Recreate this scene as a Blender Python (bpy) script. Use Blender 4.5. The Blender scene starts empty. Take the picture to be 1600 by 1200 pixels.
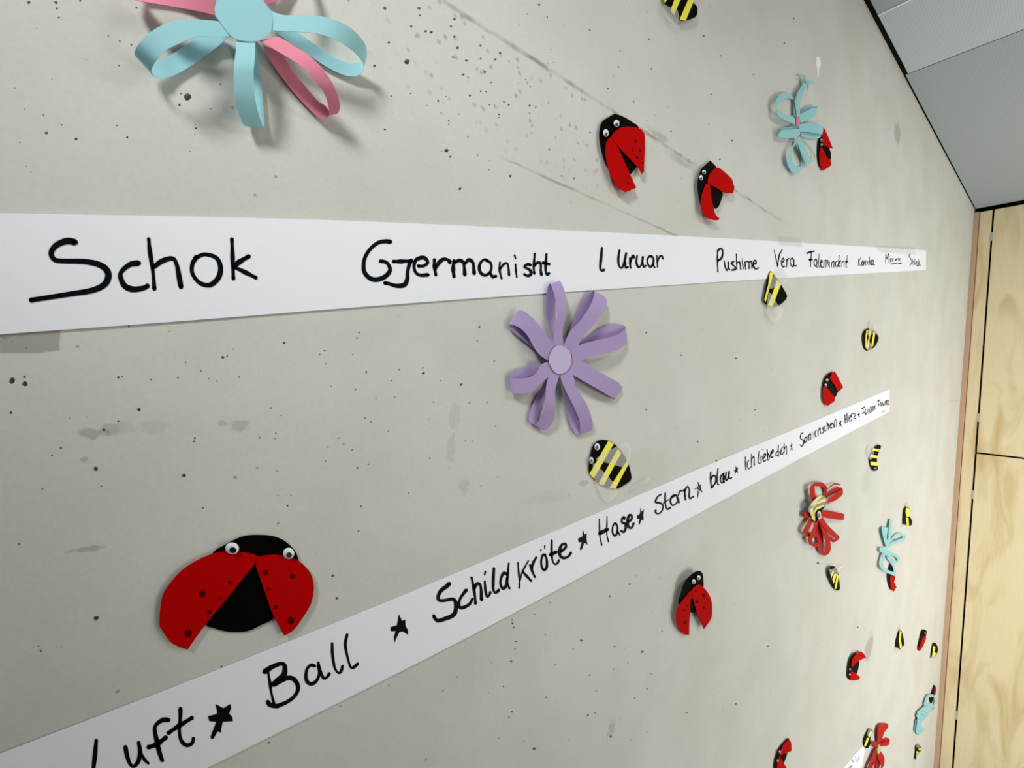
import bpy, bmesh, math, random
from mathutils import Vector, Matrix
from mathutils.geometry import delaunay_2d_cdt

random.seed(4)
scene = bpy.context.scene
COL = scene.collection

# ------------------------------------------------------------------ camera, world, lights, exposure
F_PX = 694.09                 # focal length in pixels of the 1600 px wide frame
D = 0.42                      # camera to concrete wall (m)
ZC = 1.95                     # camera height
ROT = ((0.79003387, -0.06617278, -0.60948146),
       (0.04830144, 0.99778580, -0.04572164),
       (0.61115747, 0.00668281, 0.79148082))   # rows: camera right, down, forward; columns: along wall, down, into wall

def to_world(c):
    return Vector((c[0], c[2], -c[1]))
right, down, fwd = (to_world(r) for r in ROT)
cam_data = bpy.data.cameras.new('camera')
cam_data.sensor_width = 36.0
cam_data.lens = F_PX / 1600.0 * 36.0
cam_data.clip_start = 0.01
cam = bpy.data.objects.new('camera', cam_data)
COL.objects.link(cam)
cam.matrix_world = Matrix(((right.x, -down.x, -fwd.x, 0.0),
                           (right.y, -down.y, -fwd.y, -D),
                           (right.z, -down.z, -fwd.z, ZC),
                           (0, 0, 0, 1)))
scene.camera = cam

world = bpy.data.worlds.new('world')
scene.world = world
world.use_nodes = True
world.node_tree.nodes['Background'].inputs[0].default_value = (0.93, 0.97, 1.0, 1)
world.node_tree.nodes['Background'].inputs[1].default_value = 0.05

def area(name, loc, target, sx, sy, power, color):
    l = bpy.data.lights.new(name, 'AREA')
    l.shape = 'RECTANGLE'; l.size = sx; l.size_y = sy; l.energy = power; l.color = color
    o = bpy.data.objects.new(name, l); COL.objects.link(o)
    o.location = loc
    o.rotation_euler = (Vector(target) - Vector(loc)).to_track_quat('-Z', 'Y').to_euler()
    return o
area('window_daylight', (2.35, -2.3, ZC - 0.75), (3.5, 0.0, ZC - 0.85), 1.6, 1.6, 53, (1.0, 1.0, 0.985))
area('added_wood_fill', (1.3, -2.5, ZC - 0.5), (2.2, 0.0, ZC - 0.5), 1.6, 1.6, 5, (1.0, 1.0, 0.985))  # added fill light for the plywood end wall, no window known here
area('added_top_fill', (1.3, -1.1, ZC + 1.04), (1.3, -1.0, 0.0), 1.4, 0.25, 11, (1.0, 1.0, 0.98))  # added overhead fill, power fitted to the wall brightness, no known fixture
def spot(name, loc, target, power, angle, blend, size, color):
    l = bpy.data.lights.new(name, 'SPOT'); l.energy = power; l.spot_size = math.radians(angle); l.spot_blend = blend
    l.shadow_soft_size = size; l.color = color
    o = bpy.data.objects.new(name, l); COL.objects.link(o); o.location = loc
    o.rotation_euler = (Vector(target) - Vector(loc)).to_track_quat('-Z', 'Y').to_euler()
spot('added_spot', (-0.75, -0.62, ZC + 0.92), (0.32, 0.0, ZC + 0.20), 72, 54, 1.0, 0.13, (1.0, 1.0, 0.98))  # added spot for the grazing upper-left light; cone keeps the lower left dim

scene.view_settings.view_transform = 'Standard'
scene.view_settings.look = 'None'
scene.view_settings.gamma = 1.0
scene.view_settings.use_curve_mapping = False
scene.view_settings.exposure = 0.0

# ------------------------------------------------------------------ pixel -> place on a surface
def ray(u, v):
    return right * (u - 800.0) + down * (v - 600.0) + fwd * F_PX
def P(u, v, h=0.0):
    """point at height h in front of the concrete wall (plane y = 0)"""
    d = ray(u, v); t = (D - h) / d.y
    return Vector((d.x * t, -h, ZC + d.z * t))
def zoom(ox, oy, s):
    return lambda p: (ox + p[0] / s, oy + p[1] / s)

# ------------------------------------------------------------------ materials
MATS = {}
def mat(name, color, rough=0.7, spec=0.3, translucent=0.0, grain=0.0, alpha=1.0, grain_scale=600):
    m = bpy.data.materials.new(name); m.use_nodes = True
    nt = m.node_tree; b = nt.nodes['Principled BSDF']; out = nt.nodes['Material Output']
    c = tuple((x / 255.0) ** 2.2 for x in color) + (1,)
    b.inputs['Base Color'].default_value = c
    b.inputs['Roughness'].default_value = rough
    b.inputs['Specular IOR Level'].default_value = spec
    if grain:
        n = nt.nodes.new('ShaderNodeTexNoise'); n.inputs['Scale'].default_value = grain_scale; n.inputs['Detail'].default_value = 3
        tc = nt.nodes.new('ShaderNodeTexCoord'); nt.links.new(tc.outputs['Object'], n.inputs['Vector'])
        mr = nt.nodes.new('ShaderNodeMapRange')
        mr.inputs['To Min'].default_value = 1 - grain; mr.inputs['To Max'].default_value = 1 + grain
        nt.links.new(n.outputs['Fac'], mr.inputs['Value'])
        mx = nt.nodes.new('ShaderNodeMix'); mx.data_type = 'RGBA'; mx.blend_type = 'MULTIPLY'; mx.inputs['Factor'].default_value = 1
        mx.inputs[6].default_value = c
        nt.links.new(mr.outputs['Result'], mx.inputs[7]); nt.links.new(mx.outputs[2], b.inputs['Base Color'])
    last = b.outputs['BSDF']
    if translucent:
        t = nt.nodes.new('ShaderNodeBsdfTranslucent'); t.inputs['Color'].default_value = c
        mix = nt.nodes.new('ShaderNodeMixShader'); mix.inputs[0].default_value = translucent
        nt.links.new(last, mix.inputs[1]); nt.links.new(t.outputs[0], mix.inputs[2]); last = mix.outputs[0]
    if alpha < 1:
        t = nt.nodes.new('ShaderNodeBsdfTransparent')
        mix = nt.nodes.new('ShaderNodeMixShader'); mix.inputs[0].default_value = alpha
        nt.links.new(t.outputs[0], mix.inputs[1]); nt.links.new(last, mix.inputs[2]); last = mix.outputs[0]
    nt.links.new(last, out.inputs['Surface'])
    MATS[name] = m
    return m

mat('white_paper', (238, 242, 251), 0.75, 0.2, grain=0.015)
mat('ink', (12, 8, 13), 0.6, 0.1)
mat('print_grey', (170, 172, 172), 0.6)
mat('blue_paper', (166, 221, 230), 0.7, 0.25, 0.18, 0.02)
mat('pale_blue_paper', (164, 220, 226), 0.7, 0.25, 0.22, 0.02)
mat('pink_paper', (232, 142, 164), 0.7, 0.25, 0.15, 0.02)
mat('lilac_paper', (180, 160, 208), 0.65, 0.3, 0.16, 0.02)
mat('lilac_disc', (190, 180, 216), 0.65, 0.3, 0.0, 0.02)
mat('red_paper', (190, 38, 32), 0.7, 0.1, 0.12, 0.03)
mat('red_card', (182, 5, 3), 0.75, 0.04, 0.0, 0.03)
mat('black_card', (10, 9, 6), 0.7, 0.04)
mat('spot_ink', (84, 4, 4), 0.75, 0.04)
mat('yellow_tape', (246, 236, 66), 0.5, 0.3)
mat('clear_foil', (236, 238, 232), 0.28, 0.4, alpha=0.19)
mat('clear_tape', (220, 220, 214), 0.35, 0.3, alpha=0.14)
mat('grey_tape', (172, 168, 156), 0.4, 0.3, alpha=0.24)
mat('eye_white', (228, 230, 236), 0.12, 0.6)
mat('pupil', (22, 22, 28), 0.15, 0.6)
mat('green_paper', (178, 200, 120), 0.7)
mat('gap_black', (16, 15, 17), 0.8, 0.1)
mat('hinge_metal', (190, 188, 180), 0.35, 0.6)
mat('floor_grey', (150, 148, 142), 0.6, grain=0.05, grain_scale=40)

# ------------------------------------------------------------------ object helpers
def mesh_obj(name, verts, faces, material, parent=None, smooth=False, fix=False):
    off = parent_world(parent) if parent else Vector((0, 0, 0))
    me = bpy.data.meshes.new(name)
    me.from_pydata([tuple(Vector(v) - off) for v in verts], [], faces)
    if fix:
        bm = bmesh.new(); bm.from_mesh(me)
        bmesh.ops.recalc_face_normals(bm, faces=bm.faces); bm.to_mesh(me); bm.free()
    me.materials.append(MATS[material] if isinstance(material, str) else material)
    if smooth:
        for p in me.polygons: p.use_smooth = True
    me.update()
    o = bpy.data.objects.new(name, me); COL.objects.link(o)
    if parent: o.parent = parent
    return o
def parent_world(o):
    w = Vector((0, 0, 0))
    while o is not None:
        w += o.location; o = o.parent
    return w
def thing(name, label, cat, loc, group=None):
    o = bpy.data.objects.new(name, None); COL.objects.link(o)
    o.empty_display_size = 0.02
    o.location = loc; o['label'] = label; o['category'] = cat
    if group: o['group'] = group
    return o
def tag(o, label, cat, group=None):
    o['label'] = label; o['category'] = cat
    if group: o['group'] = group
    return o
def struct(o):
    o['kind'] = 'structure'; return o
def box(name, lo, hi, material, parent=None):
    x0, y0, z0 = lo; x1, y1, z1 = hi
    v = [(x0,y0,z0),(x1,y0,z0),(x1,y1,z0),(x0,y1,z0),(x0,y0,z1),(x1,y0,z1),(x1,y1,z1),(x0,y1,z1)]
    f = [(0,3,2,1),(4,5,6,7),(0,1,5,4),(1,2,6,5),(2,3,7,6),(3,0,4,7)]
    return mesh_obj(name, v, f, material, parent)

def crom(p0, p1, p2, p3, t):
    return tuple(0.5 * (2*b + (c - a)*t + (2*a - 5*b + 4*c - d)*t*t + (3*b - a - 3*c + d)*t**3)
                 for a, b, c, d in zip(p0, p1, p2, p3))
def open_spline(pts, n=6):
    if len(pts) < 3: return [tuple(p) for p in pts]
    q = [tuple(2*a - b for a, b in zip(pts[0], pts[1]))] + [tuple(p) for p in pts] + [tuple(2*a - b for a, b in zip(pts[-1], pts[-2]))]
    out = []
    for i in range(1, len(q) - 2):
        for k in range(n): out.append(crom(q[i-1], q[i], q[i+1], q[i+2], k / n))
    out.append(tuple(pts[-1]))
    return out
def outline(pts, n=5):
    """closed outline; a third value on a point marks a sharp corner"""
    sharp = [i for i, p in enumerate(pts) if len(p) > 2]
    xy = [p[:2] for p in pts]; N = len(xy)
    if not sharp:
        out = []
        for i in range(N):
            for k in range(n): out.append(crom(xy[i-1], xy[i], xy[(i+1) % N], xy[(i+2) % N], k / n))
        return out
    out = []
    for j, s in enumerate(sharp):
        e = sharp[(j + 1) % len(sharp)]
        idx = [s]
        while True:
            idx.append((idx[-1] + 1) % N)
            if idx[-1] == e: break
        out += open_spline([xy[i] for i in idx], n)[:-1]
    return out

def as_h(h):
    return h if callable(h) else (lambda u, v: h)
def tilt(cv, a, b):
    """height that runs from a = (x, y, h) to b = (x, y, h), both in zoomed pixels"""
    (u0, v0), (u1, v1) = cv(a), cv(b); dx, dy = u1 - u0, v1 - v0; L = dx*dx + dy*dy
    return lambda u, v: a[2] + (b[2] - a[2]) * max(-0.15, min(1.15, ((u-u0)*dx + (v-v0)*dy) / L))

def paper(name, parent, material, pts_px, h, thick=0.0004, fine=False):
    """a cut sheet of paper lying at height h (number or function) over the wall"""
    hf = as_h(h)
    vs = [Vector(p) for p in pts_px]
    n = len(vs)
    if fine:
        us = [p[0] for p in pts_px]; ws = [p[1] for p in pts_px]
        st = max(max(us) - min(us), max(ws) - min(ws)) / 9.0
        a = min(us)
        while a < max(us):
            b = min(ws)
            while b < max(ws):
                if inside(a, b, pts_px): vs.append(Vector((a, b)))
                b += st
            a += st
    r = delaunay_2d_cdt(vs, [], [list(range(n))], 1, 1e-5)
    top = [P(p[0], p[1], hf(p[0], p[1])) for p in r[0]]
    m = len(top)
    verts = top + [p + Vector((0, thick, 0)) for p in top]
    faces = [tuple(f) for f in r[2]] + [tuple(i + m for i in reversed(f)) for f in r[2]]
    cnt = {}
    for f in r[2]:
        for i in range(len(f)):
            e = (f[i], f[(i+1) % len(f)])
            k = tuple(sorted(e)); cnt.setdefault(k, []).append(e)
    for k, es in cnt.items():
        if len(es) == 1:
            a, b = es[0]; faces.append((b, a, a + m, b + m))
    return mesh_obj(name, verts, faces, material, parent, fix=True)
def inside(x, y, poly):
    c = False; j = len(poly) - 1
    for i in range(len(poly)):
        xi, yi = poly[i]; xj, yj = poly[j]
        if (yi > y) != (yj > y) and x < (xj - xi) * (y - yi) / (yj - yi) + xi: c = not c
        j = i
    return c
def zpaper(name, parent, material, cv, pts, h, thick=0.0004, fine=False, n=5):
    return paper(name, parent, material, [cv(p) for p in outline(pts, n)], h, thick, fine)

def ribbon(name, parent, material, cv, secs, lift=0.0, n=6):
    """a looped strip of paper: cross sections (xA, yA, xB, yB, height)"""
    s = open_spline(secs, n)
    verts = []; faces = []
    for a in s:
        hh = max(0.0012, a[4] + lift)
        A = P(*cv((a[0], a[1])), hh); B = P(*cv((a[2], a[3])), hh)
        verts += [A, (A + B) / 2, B]
    for i in range(len(s) - 1):
        for k in (0, 1):
            faces.append((3*i + k, 3*i + k + 1, 3*i + k + 4, 3*i + k + 3))
    o = mesh_obj(name, verts, faces, material, parent, smooth=True)
    md = o.modifiers.new('thickness', 'SOLIDIFY'); md.thickness = 0.00035; md.offset = 0; md.use_rim = False
    return o

def ellipse(cx, cy, rx, ry, n=20):
    return [(cx + rx * math.cos(2*math.pi*i/n), cy + ry * math.sin(2*math.pi*i/n)) for i in range(n)]
def eye(parent, cv, c, h, pupil=(0.1, 0.3)):
    """googly eye: white dome with a black disc inside; c = (x, y, rx, ry)"""
    hf = as_h(h); u0, v0 = cv(c[:2]); e = cv((c[0] + c[2], c[1] + c[3])); rx, ry = e[0] - u0, e[1] - v0
    h0 = hf(u0, v0)
    rw = (P(u0, v0 + ry, h0) - P(u0, v0, h0)).length
    N = 16; verts = []; faces = []
    R = [(1.0, 0.0), (1.0, 0.25), (0.9, 0.42), (0.68, 0.58), (0.38, 0.68)]
    for f, z in R:
        for i in range(N):
            a = 2*math.pi*i/N
            verts.append(P(u0 + rx*f*math.cos(a), v0 + ry*f*math.sin(a), h0 + z*rw*0.8))
    for k in range(len(R) - 1):
        for i in range(N):
            j = (i+1) % N; faces.append((k*N+i, k*N+j, (k+1)*N+j, (k+1)*N+i))
    verts.append(P(u0, v0, h0 + 0.72*rw*0.8)); t = len(verts) - 1
    for i in range(N): faces.append(((len(R)-1)*N+i, (len(R)-1)*N+(i+1) % N, t))
    o = mesh_obj('eye', verts, faces, 'eye_white', parent, smooth=True, fix=True)
    px, py = pupil
    paper('pupil', o, 'pupil', ellipse(u0 + rx*px, v0 + ry*py, rx*0.5, ry*0.5, 12), h0 + 0.66*rw, 0.0002)
    return o

def pad(parent, u, v, h, r=0.004):
    """small adhesive pad that fixes a paper piece to the wall"""
    c = P(u, v, h)
    box('adhesive_pad', (c.x - r, -h, c.z - r), (c.x + r, 0.0, c.z + r), 'white_paper', parent)

def ink_strokes(parent, name, strokes, h):
    """handwriting as flat marker strokes: (converter, points, width in zoomed px)"""
    verts = []; faces = []
    for cv, pts, w in strokes:
        q = [cv(p) for p in pts]
        e = cv((w, 0)); o = cv((0, 0)); r = 1.17 * (e[0] - o[0]) / 2
        s = open_spline(q, 6)
        n = len(s); L = []; Rr = []
        for i in range(n):
            a = s[max(0, i-1)]; b = s[min(n-1, i+1)]
            dx, dy = b[0]-a[0], b[1]-a[1]; l = math.hypot(dx, dy) or 1
            t = i / (n - 1)
            rr = r * (0.92 + 0.14 * math.sin(3.0 * t * math.pi + len(pts)))
            L.append((s[i][0] - dy/l*rr, s[i][1] + dx/l*rr)); Rr.append((s[i][0] + dy/l*rr, s[i][1] - dx/l*rr))
        b0 = len(verts)
        verts += [P(*p, h) for p in L] + [P(*p, h) for p in Rr]
        for i in range(n - 1): faces.append((b0+i, b0+i+1, b0+n+i+1, b0+n+i))
        for (c, rr) in ((s[0], r*0.9), (s[-1], r*0.9)):
            b1 = len(verts)
            verts += [P(c[0] + rr*math.cos(k*math.pi/4), c[1] + rr*math.sin(k*math.pi/4), h) for k in range(8)]
            faces.append(tuple(range(b1, b1+8)))
    return mesh_obj(name, verts, faces, 'ink', parent)

# ------------------------------------------------------------------ the setting
XC = 3.40                      # end wall
ZCEIL = ZC + 1.09
X0, YR = -1.6, -3.4            # how far the place goes on

# concrete -----------------------------------------------------------------
def concrete():
    m = bpy.data.materials.new('concrete'); m.use_nodes = True
    nt = m.node_tree; N = nt.nodes; Lk = nt.links; b = N['Principled BSDF']
    tc = N.new('ShaderNodeTexCoord'); co = tc.outputs['Object']
    sep = N.new('ShaderNodeSeparateXYZ'); Lk.new(co, sep.inputs[0])
    def math_(op, a, c=None, clamp=False):
        n = N.new('ShaderNodeMath'); n.operation = op; n.use_clamp = clamp
        for i, x in enumerate((a, c)):
            if x is None: continue
            if isinstance(x, (int, float)): n.inputs[i].default_value = x
            else: Lk.new(x, n.inputs[i])
        return n.outputs[0]
    cache = {}
    def noise(scale, detail=4, vec=None, rough=0.55):
        if vec is None and (scale, detail) in cache: return cache[(scale, detail)]
        n = N.new('ShaderNodeTexNoise'); n.inputs['Scale'].default_value = scale; n.inputs['Detail'].default_value = detail
        n.inputs['Roughness'].default_value = rough
        Lk.new(vec or co, n.inputs['Vector'])
        if vec is None: cache[(scale, detail)] = n.outputs['Fac']
        return n.outputs['Fac']
    def rng(x, a, c, lo=0.0, hi=1.0):
        n = N.new('ShaderNodeMapRange'); n.interpolation_type = 'SMOOTHSTEP'
        n.inputs['From Min'].default_value = a; n.inputs['From Max'].default_value = c
        n.inputs['To Min'].default_value = lo; n.inputs['To Max'].default_value = hi
        Lk.new(x, n.inputs['Value']); return n.outputs['Result']
    def mixc(f, a, c, mode='MIX'):
        n = N.new('ShaderNodeMix'); n.data_type = 'RGBA'; n.blend_type = mode
        if isinstance(f, (int, float)): n.inputs['Factor'].default_value = f
        else: Lk.new(f, n.inputs['Factor'])
        for i, x in ((6, a), (7, c)):
            if isinstance(x, tuple): n.inputs[i].default_value = x
            else: Lk.new(x, n.inputs[i])
        return n.outputs[2]
    X, Z = sep.outputs['X'], sep.outputs['Z']
    cloud = noise(5.5, 5)
    col = mixc(rng(cloud, 0.3, 0.7), (0.585, 0.59, 0.54, 1), (0.635, 0.648, 0.607, 1))
    mp = N.new('ShaderNodeMapping'); mp.inputs['Scale'].default_value = (9, 9, 2.2); Lk.new(co, mp.inputs['Vector'])
    streak = noise(2.0, 4, mp.outputs[0])
    col = mixc(rng(streak, 0.55, 0.85, 0, 0.25), col, (0.545, 0.565, 0.545, 1))
    warm = noise(2.6, 2)
    col = mixc(rng(warm, 0.45, 0.7, 0, 0.35), col, (0.62, 0.59, 0.525, 1))
    fine = noise(260, 3)
    col = mixc(1.0, col, mixc(fine, (0.93, 0.93, 0.93, 1), (1.06, 1.06, 1.06, 1)), 'MULTIPLY')
    # fine speckle of pinholes
    vo = N.new('ShaderNodeTexVoronoi'); vo.inputs['Scale'].default_value = 62; Lk.new(co, vo.inputs['Vector'])
    sel = N.new('ShaderNodeSeparateColor'); Lk.new(vo.outputs['Color'], sel.inputs[0])
    dots = math_('MULTIPLY', rng(vo.outputs['Distance'], 0.05, 0.11, 1, 0), rng(sel.outputs[0], 0.80, 0.84))
    col = mixc(math_('MULTIPLY', dots, 0.55), col, (0.13, 0.125, 0.11, 1))
    # horizontal formwork joints (height above floor, x range)
    def joint(z0, x0, x1, w, k, seed):
        nz = noise(38, 3); off = math_('MULTIPLY', math_('SUBTRACT', nz, 0.5), w * 1.6)
        d = math_('ABSOLUTE', math_('SUBTRACT', math_('ADD', Z, off), z0))
        line = rng(d, w * 0.25, w, 1, 0)
        gate = math_('MULTIPLY', rng(X, x0, x0 + 0.06), rng(X, x1, x1 + 0.12, 1, 0))
        brk = rng(noise(seed * 2.2, 3), 0.4, 0.6, 0.22, 1.0)
        return math_('MULTIPLY', math_('MULTIPLY', line, gate), math_('MULTIPLY', brk, k))
    for args in ((ZC + 0.383, 0.18, 0.98, 0.0042, 0.75, 9.0), (ZC + 0.376, 0.58, 0.74, 0.011, 0.5, 9.0),
                 (ZC + 0.2535, 0.27, 0.75, 0.0024, 0.6, 9.0), (ZC + 0.05, 3.05, 3.4, 0.004, 0.4, 9.0)):
        col = mixc(joint(*args), col, (0.21, 0.205, 0.185, 1))
    # blurred pore field below the upper joint
    band = math_('MULTIPLY', math_('MULTIPLY', rng(Z, ZC + 0.24, ZC + 0.32), rng(Z, ZC + 0.375, ZC + 0.39, 1, 0)),
                 math_('MULTIPLY', rng(X, 0.08, 0.2), rng(X, 0.42, 0.62, 1, 0)))
    vo2 = N.new('ShaderNodeTexVoronoi'); vo2.inputs['Scale'].default_value = 95; Lk.new(co, vo2.inputs['Vector'])
    sel2 = N.new('ShaderNodeSeparateColor'); Lk.new(vo2.outputs['Color'], sel2.inputs[0])
    dots2 = math_('MULTIPLY', rng(vo2.outputs['Distance'], 0.12, 0.34, 1, 0), rng(sel2.outputs[1], 0.55, 0.7))
    col = mixc(math_('MULTIPLY', math_('MULTIPLY', dots2, band), 0.5), col, (0.22, 0.22, 0.20, 1))
    # patches of damage and smudges, each with its own place and ragged edge
    def blob(u, v, ru, rv, k, color=(0.30, 0.29, 0.26, 1), rag=1.0, sc=150):
        nonlocal col
        c = P(u, v); ex = abs(P(u + ru, v).x - c.x); ez = abs(P(u, v + rv).z - c.z)
        dx = math_('DIVIDE', math_('SUBTRACT', X, c.x), ex); dz = math_('DIVIDE', math_('SUBTRACT', Z, c.z), ez)
        d = math_('SQRT', math_('ADD', math_('MULTIPLY', dx, dx), math_('MULTIPLY', dz, dz)))
        d = math_('ADD', d, math_('MULTIPLY', math_('SUBTRACT', noise(sc, 4), 0.5), rag * 2))
        col = mixc(math_('MULTIPLY', rng(d, 0.55, 1.05, 1, 0), k), col, color)
    blob(145, 677, 26, 10, 0.55); blob(176, 670, 26, 12, 0.5, (0.33, 0.32, 0.28, 1)); blob(197, 666, 16, 13, 0.7, (0.56, 0.55, 0.50, 1))
    blob(240, 668, 28, 12, 0.18); blob(374, 666, 20, 10, 0.42); blob(347, 662, 8, 7, 0.4)
    blob(137, 858, 32, 5, 0.55); blob(132, 718, 6, 4, 0.5)
    blob(1402, 208, 6, 20, 0.55, sc=25); blob(1358, 1012, 7, 22, 0.6, (0.30, 0.29, 0.27, 1), 0.6, 25)
    blob(711, 650, 10, 28, 0.22); blob(705, 700, 8, 30, 0.2); blob(725, 760, 9, 16, 0.25)
    blob(855, 778, 40, 12, 0.08); blob(912, 755, 9, 6, 0.4); blob(440, 850, 14, 8, 0.3)
    blob(1030, 212, 18, 7, 0.45); blob(1355, 750, 10, 26, 0.15); blob(955, 1140, 6, 14, 0.4)
    Lk.new(col, b.inputs['Base Color'])
    b.inputs['Roughness'].default_value = 0.72
    b.inputs['Specular IOR Level'].default_value = 0.22
    bp = N.new('ShaderNodeBump'); bp.inputs['Strength'].default_value = 0.12; bp.inputs['Distance'].default_value = 0.002
    Lk.new(math_('ADD', math_('MULTIPLY', noise(90, 4), 1.0), math_('MULTIPLY', fine, 0.25)), bp.inputs['Height'])
    Lk.new(bp.outputs[0], b.inputs['Normal'])
    MATS['concrete'] = m
concrete()

# the air holes of the concrete that can be told apart: (x, y, size) in zoomed pixels
PITS = []
def pits(ox, oy, s, lst):
    for x, y, r in lst: PITS.append((ox + x / s, oy + y / s, 1.28 * r / s))
pits(0, 0, 4, [(180,15,9),(350,15,9),(355,52,8),(368,110,6),(500,5,6),(853,48,6),(228,178,3),(678,225,4),(748,257,5),(822,280,5),(745,410,5),
    (90,550,4),(272,718,4),(290,830,9),(385,780,5),(475,868,9),(730,785,4),(795,858,6),(1170,605,19),(1132,585,5),(1122,655,7),(1378,525,5),
    (1316,680,4),(1220,777,3),(1225,802,6),(1218,838,3),(125,890,4),(195,1075,4),(165,1040,3),(1188,946,3),(152,683,3),(325,493,3),(538,372,3)])
pits(560, 0, 4, [(305,385,14),(455,200,8),(675,378,8),(600,120,7),(578,165,6),(165,50,9),(190,265,7),(100,410,7),(380,50,8),(385,95,6),(330,165,7),
    (420,195,7),(620,298,8),(592,358,6),(600,230,6),(765,285,7),(885,330,7),(855,370,7),(765,365,5),(790,450,6),(655,465,7),(685,482,4),(830,515,5),
    (765,570,5),(797,572,5),(697,597,6),(910,637,5),(940,655,6),(820,655,5),(1070,660,6),(1108,672,4),(1070,707,4),(1047,497,4),(1073,540,4),(500,630,6),
    (547,602,3),(327,585,4),(205,600,4),(628,713,3),(565,755,5),(565,777,4),(880,715,5),(878,735,4),(550,940,11),(575,980,6),(520,945,3),(820,1005,3),
    (815,1062,4),(950,1100,7),(635,1180,8),(1130,30,7),(1180,108,5),(1055,88,4),(1007,150,3),(1202,310,3),(1222,390,3),(1185,395,3),(1560,555,5),
    (1448,828,5),(1193,935,5),(1272,1100,5),(1348,1115,5),(165,808,6),(155,938,3),(432,660,3)])
pits(0, 500, 4, [(75,380,18),(153,400,16),(153,356,8),(68,580,8),(75,135,4),(165,175,4),(740,358,7),(765,353,4),(943,372,5),(1113,360,5),(1160,265,4),
    (1258,318,5),(1392,232,8),(1420,225,4),(1458,182,4),(1492,357,5),(1355,382,4),(1305,366,3),(868,560,10),(650,688,8),(740,632,6),(598,932,12),
    (1148,972,11),(1158,958,7),(1217,738,6),(1213,758,6),(325,847,5),(265,1055,5),(632,1040,5),(805,40,5),(1060,72,3),(1268,1175,5),(435,615,3),(540,605,3)])
pits(400, 500, 4, [(175,143,7),(645,78,5),(632,112,5),(430,192,5),(398,216,4),(605,217,4),(435,274,4),(690,325,6),(895,310,5),(1043,300,6),(1046,333,8),
    (1283,405,8),(1397,43,7),(1383,132,4),(1490,258,4),(848,380,4),(622,434,4),(750,490,4),(867,482,4),(1154,380,4),(1110,512,4),(1334,518,4),(93,550,5),
    (158,595,4),(682,613,4),(718,637,4),(124,708,4),(120,742,4),(22,736,5),(517,738,4),(548,778,4),(600,812,4),(450,794,4),(434,884,4),(635,925,6),
    (703,902,4),(1087,863,5),(130,943,4),(1310,757,4),(1512,983,4),(955,1082,4),(220,1098,4),(197,1162,5),(658,1165,5),(1082,620,3),(827,694,4),(470,415,4)])
pits(700, 880, 4, [(402,355,5),(404,377,6),(413,402,5),(425,490,5),(395,615,7),(420,537,4),(835,485,8),(1012,207,6),(640,248,4),(1137,132,6),(1042,522,6),
    (1215,555,8),(1338,425,4),(672,632,4),(887,700,5),(614,840,6),(400,930,6),(382,965,5),(348,770,5),(541,1162,9),(473,1112,4),(875,950,6),(920,936,4),
    (1018,1085,8),(927,802,4),(1167,845,4),(1492,935,5),(1270,690,4),(1035,663,4),(1125,622,4),(1247,1052,4),(315,1097,4),(782,537,4),(608,448,4),
    (542,320,4),(1245,788,5)])
pits(860, 0, 4, [(957,225,6),(425,418,5),(247,187,5),(617,245,5),(632,430,5),(1065,348,4),(435,320,4),(755,820,5),(1135,878,6),(1060,995,6),(1005,590,4),
    (520,635,4),(990,775,3),(1520,115,5),(1463,270,5),(1270,465,4),(740,672,3)])
pits(0, 950, 2.5, [(375,40,9),(158,168,4),(866,230,4),(1050,527,4),(240,150,2)])
pits(0, 0, 1, [(95,700,1.4),(520,900,2.2),(527,935,2),(560,830,1.2),(60,1010,1.2),(30,850,1.2),(1340,980,1.2),(1278,880,1.6),(1150,1100,1.3),(1200,1010,1.2),
    (1120,720,1.4),(1180,640,1.2),(1010,640,1.3),(1065,555,1.2),(1150,560,1.3),(1010,520,1.5),(1090,690,1.4)])

pit_group = random.Random(11)
ring_list = []
used = []
for (u, v, r) in PITS:
    if any(math.hypot(u - a, v - b) < r + c + 0.4 for a, b, c in used): continue
    used.append((u, v, r))
    k = 8; a0 = pit_group.random() * 6
    ring = []
    for i in range(k):
        a = a0 + 2 * math.pi * i / k
        q = r * (0.78 + 0.42 * pit_group.random())
        w = P(u + q * math.cos(a), v + q * 0.85 * math.sin(a))
        ring.append((w.x, w.z))
    ring_list.append(list(reversed(ring)))
outer = [(X0, 0.0), (XC, 0.0), (XC, ZCEIL + 0.12), (X0, ZCEIL + 0.12)]
cv2 = [Vector(p) for p in outer]; fcs = [[0, 1, 2, 3]]
for ring in ring_list:
    b0 = len(cv2); cv2 += [Vector(p) for p in ring]; fcs.append(list(range(b0, b0 + len(ring))))
res = delaunay_2d_cdt(cv2, [], fcs, 1, 1e-7)
verts = [(p[0], 0.0, p[1]) for p in res[0]]
faces = [tuple(f) for f, org in zip(res[2], res[5]) if not any(o > 0 for o in org)]
for ring in ring_list:
    cx = sum(p[0] for p in ring) / len(ring); cz = sum(p[1] for p in ring) / len(ring)
    rw = max(math.hypot(p[0] - cx, p[1] - cz) for p in ring)
    dep = min(0.010, rw * 2.4)
    b0 = len(verts); k = len(ring)
    verts += [(p[0], 0.0, p[1]) for p in ring]
    verts += [(cx + (p[0] - cx) * 1.12, dep * 0.5, cz + (p[1] - cz) * 1.12) for p in ring]
    verts += [(cx + (p[0] - cx) * 0.6, dep, cz + (p[1] - cz) * 0.6) for p in ring]
    for i in range(k):
        j = (i + 1) % k
        faces.append((b0 + i, b0 + j, b0 + k + j, b0 + k + i)); faces.append((b0 + k + i, b0 + k + j, b0 + 2*k + j, b0 + 2*k + i))
    faces.append(tuple(b0 + 2*k + i for i in range(k)))
wall = struct(mesh_obj('wall_left', verts, faces, 'concrete'))
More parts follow.
